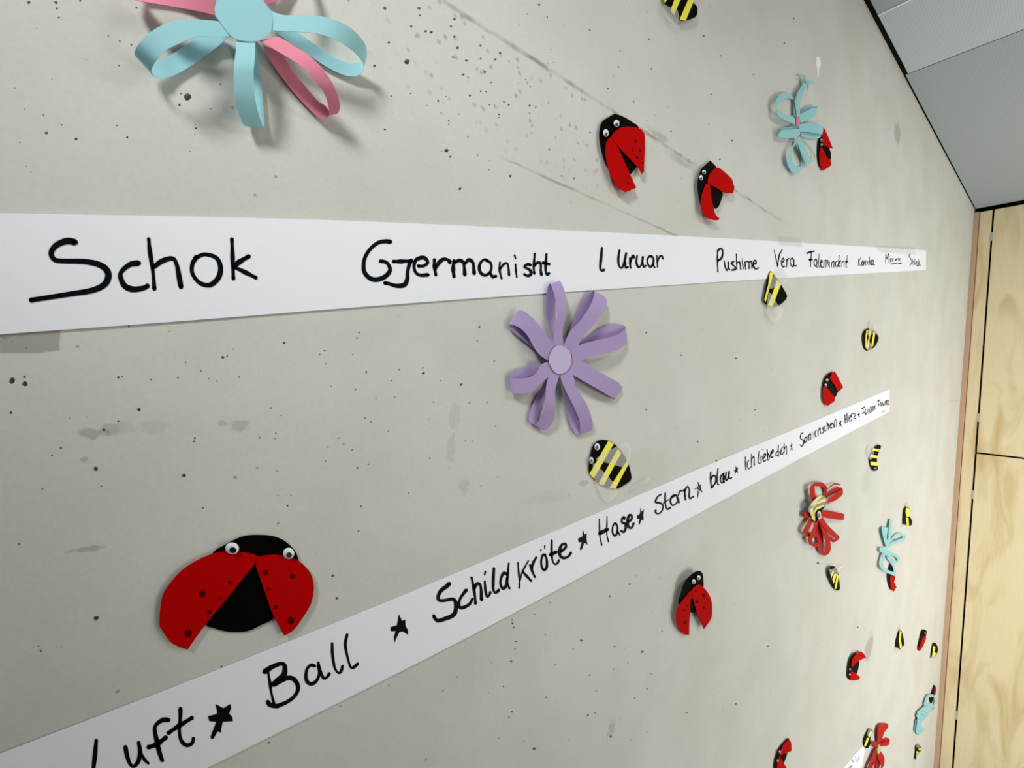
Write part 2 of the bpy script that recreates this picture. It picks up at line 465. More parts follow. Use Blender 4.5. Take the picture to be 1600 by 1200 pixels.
wall['label'] = 'grey exposed concrete wall with air holes and a faint formwork joint'

# ceiling ------------------------------------------------------------------
def ceiling_mat(name, k):
    m = mat(name, (176, 182, 184), 0.6, 0.15)
    nt = m.node_tree; N = nt.nodes; b = N['Principled BSDF']
    tc = N.new('ShaderNodeTexCoord')
    vo = N.new('ShaderNodeTexVoronoi'); vo.inputs['Scale'].default_value = 170; vo.inputs['Randomness'].default_value = 0.0
    nt.links.new(tc.outputs['Object'], vo.inputs['Vector'])
    mr = N.new('ShaderNodeMapRange'); mr.inputs['From Min'].default_value = 0.18; mr.inputs['From Max'].default_value = 0.3
    nt.links.new(vo.outputs['Distance'], mr.inputs['Value'])
    mx = N.new('ShaderNodeMix'); mx.data_type = 'RGBA'
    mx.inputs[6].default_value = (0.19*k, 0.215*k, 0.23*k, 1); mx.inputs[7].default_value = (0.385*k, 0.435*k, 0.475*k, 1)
    nt.links.new(mr.outputs[0], mx.inputs['Factor']); nt.links.new(mx.outputs[2], b.inputs['Base Color'])
ceiling_mat('ceiling_panel', 1.0)
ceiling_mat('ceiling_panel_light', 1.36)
ceil = struct(box('ceiling', (X0, YR, ZCEIL + 0.07), (XC + 0.08, 0.0, ZCEIL + 0.12), 'gap_black'))
ceil['label'] = 'suspended ceiling of grey perforated metal panels over a dark void'
def cpanel(x0, x1, ywall, m='ceiling_panel'):
    p = box('ceiling_panel', (x0, YR, ZCEIL), (x1, ywall, ZCEIL + 0.03), m, ceil)
    return p
cpanel(1.868, XC - 0.012, -0.006)
cpanel(1.523, 1.864, -0.013, 'ceiling_panel_light')
cpanel(0.9, 1.517, -0.013)
cpanel(0.3, 0.894, -0.013)
cpanel(X0, 0.294, -0.013)
box('panel_edge', (1.517, YR, ZCEIL - 0.002), (1.5225, -0.013, ZCEIL + 0.025), 'white_paper', ceil)

t2 = struct(box('gap_shade_strip', (X0, -0.014, ZCEIL + 0.004), (XC - 0.013, 0.0, ZCEIL + 0.05), 'gap_black'))  # black strip put in as the shade inside the ceiling gap
t2['label'] = 'black strip added for the shade in the gap between concrete wall and ceiling panels'

# end wall of birch plywood --------------------------------------------------
def wood_mat(name, tint):
    m = mat(name, (230, 205, 160), 0.5, 0.3)
    nt = m.node_tree; N = nt.nodes; b = N['Principled BSDF']
    tc = N.new('ShaderNodeTexCoord')
    mp = N.new('ShaderNodeMapping'); mp.inputs['Scale'].default_value = (3, 5, 1.1); nt.links.new(tc.outputs['Object'], mp.inputs['Vector'])
    n = N.new('ShaderNodeTexNoise'); n.inputs['Scale'].default_value = 2.2; n.inputs['Detail'].default_value = 4; n.inputs['Distortion'].default_value = 1.2
    nt.links.new(mp.outputs[0], n.inputs['Vector'])
    mp2 = N.new('ShaderNodeMapping'); mp2.inputs['Scale'].default_value = (30, 60, 3); nt.links.new(tc.outputs['Object'], mp2.inputs['Vector'])
    n2 = N.new('ShaderNodeTexNoise'); n2.inputs['Scale'].default_value = 3; nt.links.new(mp2.outputs[0], n2.inputs['Vector'])
    cr = N.new('ShaderNodeValToRGB')
    cr.color_ramp.elements[0].position = 0.25; cr.color_ramp.elements[0].color = (0.72*tint, 0.55*tint, 0.28*tint, 1)
    cr.color_ramp.elements[1].position = 0.52; cr.color_ramp.elements[1].color = (0.93*tint, 0.79*tint, 0.51*tint, 1)
    nt.links.new(n.outputs['Fac'], cr.inputs[0])
    mr = N.new('ShaderNodeMapRange'); mr.inputs['To Min'].default_value = 0.93; mr.inputs['To Max'].default_value = 1.05
    nt.links.new(n2.outputs['Fac'], mr.inputs['Value'])
    mx = N.new('ShaderNodeMix'); mx.data_type = 'RGBA'; mx.blend_type = 'MULTIPLY'; mx.inputs['Factor'].default_value = 1
    nt.links.new(cr.outputs[0], mx.inputs[6]); nt.links.new(mr.outputs[0], mx.inputs[7]); nt.links.new(mx.outputs[2], b.inputs['Base Color'])
wood_mat('birch', 1.0)
mat('birch_edge', (208, 174, 144), 0.6, grain=0.12, grain_scale=120)
mat('birch_seam', (120, 84, 48), 0.7)
ZTOP = ZCEIL - 0.019
endw = struct(box('wall_right', (XC + 0.03, YR, 0.0), (XC + 0.08, 0.0, ZCEIL + 0.07), 'gap_black'))
endw['label'] = 'end wall clad in pale birch plywood panels'
YG = -0.071                    # dark joint between frame board and doors
box('frame_board', (XC, YG + 0.004, 0.0), (XC + 0.03, -0.0225, ZTOP), 'birch', endw)
box('seam_strip', (XC - 0.002, -0.0225, 0.0), (XC + 0.03, -0.0195, ZTOP), 'birch_seam', endw)
ZJ = ZC - 0.217
for i, (z0, z1) in enumerate(((0.0, ZJ - 0.0045), (ZJ + 0.0045, ZTOP))):
    y = YG - 0.004
    for k in range(4):
        box('plywood_panel', (XC, max(YR, y - 0.9), z0), (XC + 0.022, y, z1), 'birch', endw)
        y -= 0.908
for z in (ZC + 0.93, ZC - 0.03, ZC - 0.44, ZC - 1.62):
    box('hinge', (XC - 0.001, YG - 0.005, z - 0.022), (XC + 0.012, YG + 0.005, z + 0.022), 'hinge_metal', endw)
t1 = struct(box('trim_1', (XC - 0.012, -0.0195, 0.0), (XC + 0.03, 0.0, ZTOP), 'birch_edge'))
t1['label'] = 'narrow brown plywood edge batten in the corner against the concrete'
fl = struct(box('floor', (X0, YR, -0.05), (XC + 0.08, 0.05, 0.0), 'floor_grey'))

# ------------------------------------------------------------------ paper banners with handwriting
H_STRIP = 0.0012
H_INK = 0.00145
def strip(name, label, top, bot):
    N = 28
    t = open_spline(top, N); b = open_spline(bot, N)
    pts = t + list(reversed(b))
    root = thing(name, label, 'paper banner', P(*top[len(top) // 2]), 'handwritten paper banners')
    paper('paper_band', root, 'white_paper', pts, H_STRIP, 0.0006)
    return root
s1 = strip('paper_banner', 'upper white paper banner, handwritten Albanian words from Schok to Pushime and Vera',
           [(-70, 332.0), (0, 333), (260, 337.5), (520, 344), (780, 355), (1060, 368.5), (1250, 379), (1447, 391)],
           [(-70, 529), (0, 522.5), (260, 503.5), (520, 483), (780, 463.5), (1060, 444.5), (1250, 433), (1447, 422)])
s2 = strip('paper_banner', 'lower white paper banner with star-separated German words such as Ball and Schildkröte',
           [(-110, 1220), (0, 1178), (300, 1062.5), (600, 942.6), (900, 816), (1120, 721), (1250, 667), (1390, 608)],
           [(60, 1325), (190, 1266), (330, 1197), (684, 1020), (900, 906), (1114, 790), (1250, 717), (1390, 643)])
s3 = strip('paper_banner', 'third white paper banner whose tip ends beside the red flower at the bottom',
           [(1230, 1300), (1275, 1248), (1318, 1200), (1334, 1181), (1349, 1165)],
           [(1310, 1345), (1330, 1270), (1346, 1200), (1350, 1180), (1352, 1168)])

def word(root, name, strokes, polys=()):
    if strokes: ink_strokes(root, name, strokes, H_INK)
    for cv, pts in polys:
        paper(name, root, 'ink', [cv(p) for p in pts], H_INK, 0.0001)
def S(cv, *items):
    return [(cv, pts, w) for pts, w in items]

z = zoom(0, 320, 3.077)
word(s1, 'handwritten_word', S(z,
    ([(362,180),(320,174),(270,195),(246,230),(260,262),(300,270),(400,272),(470,285),(510,310),(521,345),(500,385),(440,412),(330,430),(152,458)], 26),
    ([(666,280),(625,287),(585,320),(580,350),(600,390),(640,406),(690,400),(708,390)], 24),
    ([(715,165),(720,220),(735,320),(742,405)], 18), ([(738,300),(780,270),(830,258),(850,290),(860,340),(870,395)], 21),
    ([(940,255),(985,238),(1040,255),(1060,300),(1050,350),(1010,385),(960,375),(925,330),(925,285),(945,250)], 21),
    ([(1115,165),(1118,250),(1122,355)], 18), ([(1195,248),(1150,275),(1122,300)], 22), ([(1125,298),(1180,325),(1230,350)], 19)))
z = zoom(550, 360, 8); y = zoom(710, 370, 10)
word(s1, 'handwritten_word', S(z,
    ([(480,142),(420,136),(330,152),(240,220),(170,320),(145,430),(160,530),(230,600),(310,615),(400,585),(460,530),(475,480),(450,420),(410,392),(360,385)], 50),
    ([(520,388),(600,388),(730,382)], 46), ([(738,375),(715,430),(695,520),(690,610),(660,675),(610,692),(540,690),(470,668),(415,658)], 50),
    ([(830,445),(890,445),(945,405),(920,352),(870,340),(800,370),(775,450),(800,530),(860,560),(950,555)], 42),
    ([(1030,365),(1030,450),(1048,555)], 40), ([(1040,480),(1090,400),(1150,358),(1205,372),(1225,400)], 44),
    ([(1275,380),(1265,480),(1275,575)], 44), ([(1290,400),(1340,375),(1390,400),(1405,480),(1410,555)], 40), ([(1415,410),(1460,368),(1510,400),(1522,470),(1528,540)], 40)) + S(y,
    ([(520,375),(480,352),(420,390),(388,470),(410,560),(480,600),(550,560),(580,480),(560,400),(500,370)], 42), ([(560,570),(600,622),(648,615)], 48),
    ([(712,400),(705,500),(720,590),(738,650)], 32), ([(720,500),(770,430),(825,415),(845,480),(855,600)], 33),
    ([(955,430),(962,530),(975,630)], 28), ([(940,285),(955,340)], 26),
    ([(1190,440),(1140,430),(1095,470),(1150,500),(1195,540),(1190,590),(1140,610),(1095,585)], 42),
    ([(1255,265),(1245,400),(1240,500),(1250,575)], 36), ([(1250,450),(1310,400),(1350,430),(1350,520),(1360,595)], 38),
    ([(1438,275),(1430,400),(1425,520),(1445,590),(1480,570)], 38), ([(1385,405),(1480,428)], 44)))
z = zoom(900, 370, 10)
word(s1, 'handwritten_word', S(z, ([(405,175),(395,300),(380,480),(400,525),(440,518)], 38)))
word(s1, 'handwritten_word', S(z,
    ([(680,212),(662,340),(670,440),(710,488),(750,420),(785,255)], 32), ([(770,400),(780,480),(812,470)], 32),
    ([(842,335),(845,420),(855,485)], 30), ([(850,400),(880,310),(900,292),(908,325)], 34),
    ([(955,300),(945,400),(980,478),(1030,420),(1045,312)], 30), ([(1040,400),(1060,468),(1092,452)], 30),
    ([(1185,315),(1150,302),(1115,360),(1130,440),(1170,470),(1205,420),(1210,340),(1180,295)], 30), ([(1200,430),(1233,482)], 24),
    ([(1262,297),(1270,380),(1275,470)], 24), ([(1275,380),(1310,310),(1345,302),(1358,342)], 28)))
z = zoom(1100, 370, 10)
word(s1, 'handwritten_word', S(z,
    ([(212,215),(210,350),(217,545)], 22), ([(215,225),(245,188),(285,198),(293,260),(275,330),(220,375)], 28),
    ([(316,378),(330,460),(360,528),(380,470),(380,392)], 21), ([(380,470),(405,518)], 20),
    ([(465,385),(432,410),(450,440),(485,470),(488,508),(440,520)], 26),
    ([(505,270),(510,400),(515,502)], 17), ([(515,410),(550,390),(565,430),(575,508)], 20),
    ([(597,372),(605,430),(615,500)], 16), ([(595,338),(597,348)], 10),
    ([(640,392),(645,450),(655,512)], 19), ([(650,400),(680,382),(700,400),(705,498)], 19), ([(705,400),(735,382),(745,420),(750,490)], 19),
    ([(775,430),(815,410),(805,367),(780,382),(770,440),(790,490),(820,500),(850,485)], 23)))
word(s1, 'handwritten_word', S(z,
    ([(1097,212),(1125,340),(1150,468)], 14), ([(1220,204),(1180,280),(1160,380),(1150,460)], 20),
    ([(1225,400),(1250,370),(1240,332),(1215,370),(1215,430),(1235,470),(1265,460)], 19),
    ([(1290,352),(1295,420),(1290,472)], 15), ([(1295,390),(1310,350),(1325,337)], 19),
    ([(1400,370),(1380,332),(1350,360),(1355,430),(1385,468),(1405,410),(1405,362)], 17), ([(1400,452),(1450,456)], 22)))
z = zoom(1250, 380, 16); y = zoom(1350, 380, 16)
word(s1, 'handwritten_word', S(z,
    ([(175,252),(260,218),(350,202)], 42), ([(290,230),(270,400),(262,588)], 24), ([(235,415),(300,407)], 42),
    ([(420,430),(395,398),(355,450),(355,520),(390,580),(425,500),(420,430)], 24), ([(400,570),(438,605)], 24),
    ([(478,272),(465,420),(465,560),(500,603)], 18), ([(520,480),(555,470),(550,430),(525,430),(515,520),(530,590),(570,603)], 26),
    ([(605,440),(600,520),(590,600)], 18), ([(615,440),(655,430),(650,600)], 18), ([(655,440),(695,430),(705,520),(740,600)], 20),
    ([(740,462),(735,590)], 12), ([(745,340),(755,350)], 14), ([(800,470),(790,530),(785,600)], 18), ([(800,480),(850,458),(845,605)], 20),
    ([(940,440),(890,480),(890,560),(920,588),(955,540)], 20), ([(985,302),(965,450),(955,590)], 16),
    ([(980,520),(1015,440),(985,450),(970,540),(1000,593)], 20), ([(1050,460),(1035,590)], 12), ([(1050,480),(1100,452)], 20), ([(1110,480),(1100,590)], 10),
    ([(1185,302),(1165,460),(1150,590),(1170,603)], 17), ([(1145,465),(1188,461)], 36)))
word(s1, 'handwritten_word', S(z, ([(1470,390),(1460,555)], 14), ([(1530,352),(1470,470),(1510,555)], 16), ([(1570,430),(1540,500),(1560,560),(1595,520),(1570,430)], 22)) + S(y,
    ([(12,440),(2,540)], 14), ([(20,440),(45,442),(42,550)], 16), ([(90,450),(98,540)], 14), ([(140,335),(130,540)], 12), ([(180,420),(142,470),(190,540)], 18),
    ([(235,420),(195,440),(180,520),(225,500),(235,430)], 18), ([(165,535),(258,535)], 28)))
word(s1, 'handwritten_word', S(y, ([(545,272),(535,500)], 11), ([(550,300),(570,400),(620,262),(630,500)], 16), ([(650,400),(690,372),(660,430),(690,520)], 15),
    ([(735,380),(705,410),(735,440),(700,450)], 16), ([(770,390),(790,440),(800,390)], 14), ([(810,410),(835,375),(812,400),(825,440)], 14),
    ([(870,375),(850,400),(870,430)], 15), ([(890,400),(908,378),(888,400),(900,440)], 15), ([(685,523),(740,515),(800,507),(850,515),(938,497)], 20)))
word(s1, 'handwritten_word', S(y, ([(1160,262),(1130,310),(1160,380),(1200,470),(1150,548)], 17), ([(1210,400),(1210,540)], 10), ([(1215,450),(1240,440),(1245,540)], 13),
    ([(1270,382),(1270,540),(1310,445)], 12), ([(1330,440),(1315,500),(1340,520)], 13), ([(1360,402),(1360,540)], 11), ([(1390,432),(1375,500),(1395,540)], 13), ([(1310,550),(1418,555)], 18)))

z = zoom(120, 1080, 10); y = zoom(240, 1060, 10)
word(s2, 'handwritten_word', S(z, ([(305,775),(290,950),(262,1200),(240,1350),(400,1375)], 58),
    ([(762,870),(785,1000),(830,1130),(890,1175),(960,1100),(990,950),(968,805)], 58), ([(1000,960),(1060,1070),(1115,1125)], 46),
    ([(1435,450),(1350,448),(1260,505),(1218,585),(1245,750),(1290,950),(1335,1080)], 62), ([(1125,875),(1250,830),(1390,725)], 72)) + S(y,
    ([(420,470),(418,600),(405,780),(415,920),(460,1010),(530,1045),(605,1010),(622,940)], 54), ([(235,852),(400,740),(600,618)], 64)))
word(s2, 'inked_star', [], [(y, [(970,400),(1090,465),(1200,400),(1215,460),(1180,550),(1235,610),(1240,670),(1080,680),(1060,780),(1050,850),(1000,830),(940,940),(900,950),(890,910),(940,780),(980,680),(870,670),(850,590),(980,560),(995,540)])])
z = zoom(400, 980, 10)
word(s2, 'handwritten_word', S(z,
    ([(135,698),(250,622),(380,572),(442,590),(452,680),(430,750),(330,830),(252,900)], 70),
    ([(290,900),(430,820),(520,790),(600,820),(650,900),(655,980),(600,1080),(500,1160),(380,1215),(320,1232),(220,1212),(185,1165)], 62), ([(190,700),(215,850),(235,1000),(280,1190)], 40),
    ([(915,605),(860,592),(800,650),(780,760),(800,850),(870,888),(950,830),(990,720),(975,600)], 50), ([(975,555),(1010,700),(1060,798),(1110,780),(1148,722)], 42),
    ([(1190,252),(1195,420),(1230,630),(1290,715),(1335,680),(1352,605)], 38), ([(1425,115),(1395,260),(1420,420),(1475,615),(1530,625),(1590,570)], 40)))
z = zoom(560, 900, 10)
word(s2, 'inked_star', [], [(z, [(630,595),(685,700),(735,680),(735,770),(775,850),(775,920),(690,865),(640,880),(590,980),(565,1045),(555,960),(580,860),(510,865),(500,800),(600,770),(615,700)])])
z = zoom(660, 870, 10); y = zoom(780, 820, 10)
word(s2, 'handwritten_word', S(z,
    ([(422,418),(380,460),(290,530),(247,620),(262,678),(350,682),(480,662),(522,730),(518,850),(470,920),(350,970),(245,998),(195,960),(180,925)], 56),
    ([(688,518),(650,565),(590,655),(572,740),(592,795),(660,785),(740,735),(780,660)], 46),
    ([(770,325),(800,480),(822,620),(830,732)], 40), ([(812,500),(850,425),(900,435),(918,520),(925,675)], 44),
    ([(975,385),(985,520),(1012,625),(1050,590),(1062,550)], 35), ([(984,230),(972,282)], 26),
    ([(1118,180),(1108,350),(1108,500),(1132,558),(1178,540),(1193,515)], 40),
    ([(1330,280),(1270,255),(1228,340),(1222,430),(1260,497),(1308,450),(1325,330)], 40), ([(1350,105),(1336,250),(1330,400),(1362,495)], 32)) + S(y,
    ([(293,595),(305,750),(320,870),(315,985)], 27), ([(455,565),(390,680),(350,770),(325,870)], 25), ([(380,745),(430,800),(498,875)], 38),
    ([(482,630),(515,720),(558,815)], 34), ([(510,700),(530,600),(578,512)], 38),
    ([(720,470),(682,475),(657,560),(667,660),(702,705),(742,660),(742,540),(712,470)], 36), ([(655,385),(650,408)], 18), ([(712,325),(710,368)], 20),
    ([(822,245),(820,400),(832,550),(868,615),(912,598),(935,550)], 30), ([(800,470),(890,425)], 52),
    ([(965,420),(1040,350),(1030,295),(972,322),(942,410),(955,485),(1012,520),(1080,495),(1120,440)], 42)))
word(s2, 'inked_star', [], [(y, [(1310,80),(1335,150),(1370,130),(1365,220),(1380,315),(1330,280),(1300,370),(1270,405),(1260,370),(1290,275),(1240,275),(1230,215),(1300,180)])])
z = zoom(900, 770, 13.333)
word(s2, 'handwritten_word', S(z,
    ([(485,550),(490,700),(495,880),(538,1095)], 28), ([(648,495),(645,650),(642,850),(678,1020)], 27), ([(495,845),(650,765)], 76),
    ([(850,670),(815,632),(767,700),(762,820),(800,895),(850,850),(865,720),(830,640)], 38), ([(862,800),(912,875)], 36),
    ([(1008,545),(998,505),(957,550),(962,620),(1020,640),(1038,720),(1000,815),(940,795)], 48),
    ([(1085,610),(1150,560),(1165,490),(1120,460),(1085,530),(1075,640),(1112,728),(1168,718),(1200,640)], 50)))
word(s2, 'inked_star', [], [(z, [(1340,310),(1365,390),(1415,345),(1405,470),(1410,585),(1365,560),(1325,670),(1305,640),(1325,545),(1275,540),(1270,480),(1335,430)])])
z = zoom(1010, 740, 16)
word(s2, 'handwritten_word', S(z,
    ([(362,522),(290,572),(232,670),(242,720),(330,732),(405,780),(410,880),(350,978),(272,998),(228,960),(235,915)], 42),
    ([(472,485),(470,620),(477,760),(512,885),(560,878),(598,845)], 40), ([(425,738),(555,652)], 26),
    ([(620,610),(700,560),(720,525),(650,560),(602,660),(622,758),(670,795),(740,750),(768,705)], 40),
    ([(752,545),(790,640),(810,720)], 52), ([(800,540),(840,442),(930,422)], 36), ([(950,405),(965,550),(975,650)], 46),
    ([(960,450),(1000,352),(1040,325),(1075,420),(1067,560),(1092,618),(1140,598),(1178,572)], 40)))
word(s2, 'inked_star', S(z, ([(1295,220),(1320,310),(1388,460)], 24), ([(1208,388),(1290,340),(1373,268),(1350,340),(1388,455)], 16), ([(1212,385),(1290,370),(1383,450)], 18), ([(1300,250),(1292,450),(1270,618)], 14), ([(1340,380),(1272,618)], 12)))
z = zoom(1095, 680, 16)
word(s2, 'handwritten_word', S(z,
    ([(247,925),(245,1050),(252,1200),(270,1315)], 40), ([(260,1100),(310,1012),(370,1040),(365,1180),(282,1308)], 38), ([(430,835),(407,1050),(412,1200),(448,1238)], 35),
    ([(560,960),(502,1030),(492,1130),(532,1198),(580,1100),(570,955)], 36), ([(572,955),(562,1100),(590,1175)], 38),
    ([(635,925),(622,1060),(642,1128),(690,1060),(710,905)], 38), ([(710,905),(702,1030),(730,1088),(772,1062)], 35)))
word(s2, 'inked_star', [], [(z, [(870,755),(905,830),(940,800),(920,880),(930,955),(890,915),(840,1020),(865,910),(820,885),(870,860)])])
z = zoom(1150, 670, 16)
word(s2, 'handwritten_word', S(z,
    ([(238,705),(238,860),(248,1025)], 28), ([(325,792),(285,850),(292,970),(320,1005),(370,960)], 22), ([(385,635),(388,800),(390,955)], 24), ([(395,760),(430,702),(453,720),(455,915)], 27),
    ([(580,560),(562,700),(557,830),(585,875),(603,852)], 22), ([(625,682),(630,848)], 22), ([(655,520),(668,522)], 16),
    ([(685,740),(742,652),(720,622),(672,700),(682,790),(715,815),(748,780)], 28), ([(778,515),(790,650),(787,770),(820,775),(833,680),(802,622)], 26),
    ([(865,640),(928,570),(920,525),(872,600),(872,698),(900,716),(928,690)], 30)))
word(s2, 'handwritten_word', S(z,
    ([(1040,560),(1002,600),(1002,680),(1040,660)], 22), ([(1060,415),(1055,560),(1065,688)], 25), ([(1095,560),(1105,638)], 18), ([(1112,380),(1115,386)], 11),
    ([(1175,450),(1132,520),(1122,620),(1150,645),(1190,590)], 22), ([(1205,362),(1205,500),(1205,608)], 20), ([(1215,500),(1253,432),(1265,500),(1265,638)], 20)))
word(s2, 'inked_star', S(z, ([(1395,352),(1390,450),(1410,528)], 18), ([(1352,440),(1413,402)], 16), ([(1390,470),(1367,538)], 12)))
z = zoom(1235, 630, 16)
word(s2, 'handwritten_word', S(z,
    ([(315,747),(265,772),(247,860),(272,900),(330,930),(325,1020),(280,1076),(242,1040)], 26), ([(420,840),(375,862),(352,930),(367,985),(405,940),(415,862)], 24),
    ([(455,792),(460,928)], 22), ([(465,792),(500,762),(505,905)], 24), ([(560,705),(580,895)], 5), ([(540,720),(545,880)], 4),
    ([(655,672),(617,720),(622,828),(650,828)], 22), ([(690,682),(695,815)], 20), ([(700,682),(738,612),(745,700),(755,765)], 24),
    ([(830,602),(802,620),(825,670),(820,735),(788,738)], 22), ([(870,562),(842,620),(862,695),(890,688)], 20), ([(918,465),(915,675)], 18), ([(920,560),(945,512),(955,655)], 22),
    ([(1000,560),(1048,512),(1020,492),(987,570),(1010,625),(1040,608)], 24), ([(1075,520),(1085,605)], 14), ([(1092,472),(1100,598)], 14), ([(1095,452),(1125,408),(1150,460),(1150,596)], 15)))
word(s2, 'inked_star', [], [(z, [(1235,385),(1250,440),(1280,430),(1265,500),(1280,590),(1245,560),(1225,600),(1230,530),(1200,490),(1240,470)])])
z = zoom(1310, 600, 17.78)
word(s2, 'handwritten_word', S(z,
    ([(180,855),(187,1085)], 26), ([(235,815),(250,1072)], 22), ([(187,980),(243,962)], 26), ([(297,960),(343,900),(330,862),(292,930),(302,1018),(340,1036),(373,990)], 20),
    ([(365,832),(362,928)], 20), ([(375,822),(458,826)], 20), ([(460,832),(468,870),(432,925)], 22), ([(432,930),(442,966),(488,948)], 22)))
word(s2, 'inked_star', S(z, ([(575,802),(562,870),(588,908)], 24), ([(537,852),(588,840)], 20)))
word(s2, 'handwritten_word', S(z,
    ([(652,688),(738,632)], 26), ([(692,662),(682,895)], 12), ([(662,818),(728,782)], 22), ([(752,702),(742,800),(762,845),(798,780)], 22), ([(800,685),(800,815)], 14), ([(835,695),(835,825)], 13),
    ([(872,685),(872,780),(908,778),(918,645),(882,642)], 19), ([(950,625),(945,755)], 15), ([(958,622),(980,640),(965,740)], 14)))
word(s2, 'inked_star', S(z, ([(1020,602),(1002,660),(1018,706)], 24), ([(992,640),(1028,604)], 20)))
word(s2, 'handwritten_word', S(z,
    ([(1098,478),(1138,452)], 34), ([(1102,588),(1148,562)], 22), ([(1112,470),(1120,615)], 9), ([(1180,502),(1190,615)], 24), ([(1222,492),(1230,598)], 16), ([(1235,540),(1262,600),(1272,520)], 17),
    ([(1310,472),(1302,578)], 20), ([(1350,452),(1330,520),(1352,578)], 24), ([(1392,462),(1372,520),(1396,576)], 24), ([(1322,462),(1408,456)], 18)))
o = paper('printed_mark', s2, 'print_grey', [z(p) for p in [(1205,775),(1300,725),(1318,745),(1225,800)]], H_INK, 0.0001)
z = zoom(1320, 1125, 16)
word(s3, 'handwritten_word', S(z, ([(360,880),(340,980),(300,1060)], 8), ([(270,900),(280,1040)], 7)))
word(s3, 'handwritten_word', S(z, ([(190,985),(205,1060)], 14), ([(125,1200),(160,1150)], 22), ([(60,1300),(110,1260)], 20)))

# ------------------------------------------------------------------ paper loop flowers
FL = 'flowers of looped paper strips'
def flower(label, centre, material, disc, petals, disc_mat, disc_h, disc_name='centre_disc'):
    root = thing('paper_flower', label, 'paper flower', P(*centre), FL)
    pad(root, centre[0], centre[1], 0.5 * disc_h)
    if disc: paper(disc_name, root, disc_mat, disc, disc_h, 0.0004)
    for i, (cv, secs, m, lift) in enumerate(petals):
        ribbon('petal', root, m or material, cv, secs, lift)
    return root
A = zoom(200, 0, 8); B = zoom(380, 0, 8); C = zoom(340, 60, 8)
pet = []
pet.append((A, [(1180,275,1330,440,.018),(1000,255,1120,462,.020),(700,245,870,458,.024),(500,285,650,540,.027),(300,390,480,625,.027),(150,530,370,740,.024),(88,640,310,830,.018),
    (95,700,292,900,.012),(210,770,330,955,.007),(380,768,450,978,.005),(600,645,600,932,.003),(870,465,850,785,.003),(1050,360,1100,600,.004),(1180,300,1280,445,.008)], 'blue_paper', 0))
pet.append((C, [(240,10,475,-10,.018),(228,150,468,140,.020),(210,300,460,300,.022),(202,450,450,430,.022),(215,700,460,690,.019),(250,900,505,920,.014),(325,1080,570,1108,.008),
    (345,1050,584,1085,.004),(335,850,570,850,.003),(310,560,545,560,.003),(270,270,505,280,.004),(245,80,478,70,.008)], 'blue_paper', 0))
pet.append((C, [(760,-20,520,30,.018),(950,90,750,165,.022),(1150,220,960,290,.026),(1300,370,1110,410,.027),(1430,550,1240,560,.025),(1500,720,1335,690,.021),(1530,850,1380,830,.016),
    (1500,935,1392,920,.011),(1420,935,1375,985,.008),(1345,845,1290,1000,.005),(1240,770,1150,890,.003),(1080,580,930,650,.003),(930,390,720,370,.004),(800,180,560,80,.008)], 'pink_paper', 0))
pet.append((B, [(300,115,330,380,.018),(480,185,480,388,.021),(700,195,700,400,.025),(950,205,900,415,.028),(1150,250,1080,465,.029),(1330,340,1230,540,.027),(1450,450,1360,630,.023),
    (1530,570,1450,720,.018),(1542,710,1500,800,.012),(1500,780,1500,880,.008),(1400,785,1420,950,.005),(1250,765,1260,940,.003),(1080,680,1050,840,.003),(880,545,850,710,.003),
    (650,390,620,550,.005),(420,260,400,400,.009)], 'blue_paper', 0))
pet.append((A, [(1200,-60,1140,200,.018),(950,-110,900,145,.022),(700,-160,650,98,.024),(400,-220,350,48,.022),(150,-260,100,5,.016),(20,-270,-20,-50,.010),
    (100,-300,60,-70,.005),(400,-250,350,0,.003),(800,-150,750,60,.004),(1150,-70,1100,150,.009)], 'pink_paper', 0))
pet.append((B, [(150,-20,280,60,.018),(330,-130,470,-10,.022),(500,-270,650,-150,.024),(640,-420,780,-310,.018),(680,-480,800,-400,.010),(640,-440,780,-300,.004),(480,-260,640,-130,.003),(260,-60,380,30,.008)], 'pink_paper', 0))
pet.append((A, [(1350,-150,1560,-150,.018),(1340,-350,1550,-350,.024),(1330,-600,1540,-600,.022),(1330,-760,1530,-760,.012),(1340,-700,1540,-700,.005),(1350,-400,1560,-400,.003),(1360,-150,1560,-150,.008)], 'blue_paper', 0))
flower('large light blue and pink looped paper flower cut off by the top edge', (381, 40), 'blue_paper',
       [(336,-6),(335,10),(336.5,25),(344,34),(355,50),(363,58),(374,63),(390,65),(402,64),(414,57),(424,48),(426,33),(424,18),(414,5),(407,-8),(395,-24),(378,-30),(356,-26),(342,-16)], pet, 'blue_paper', 0.0195)

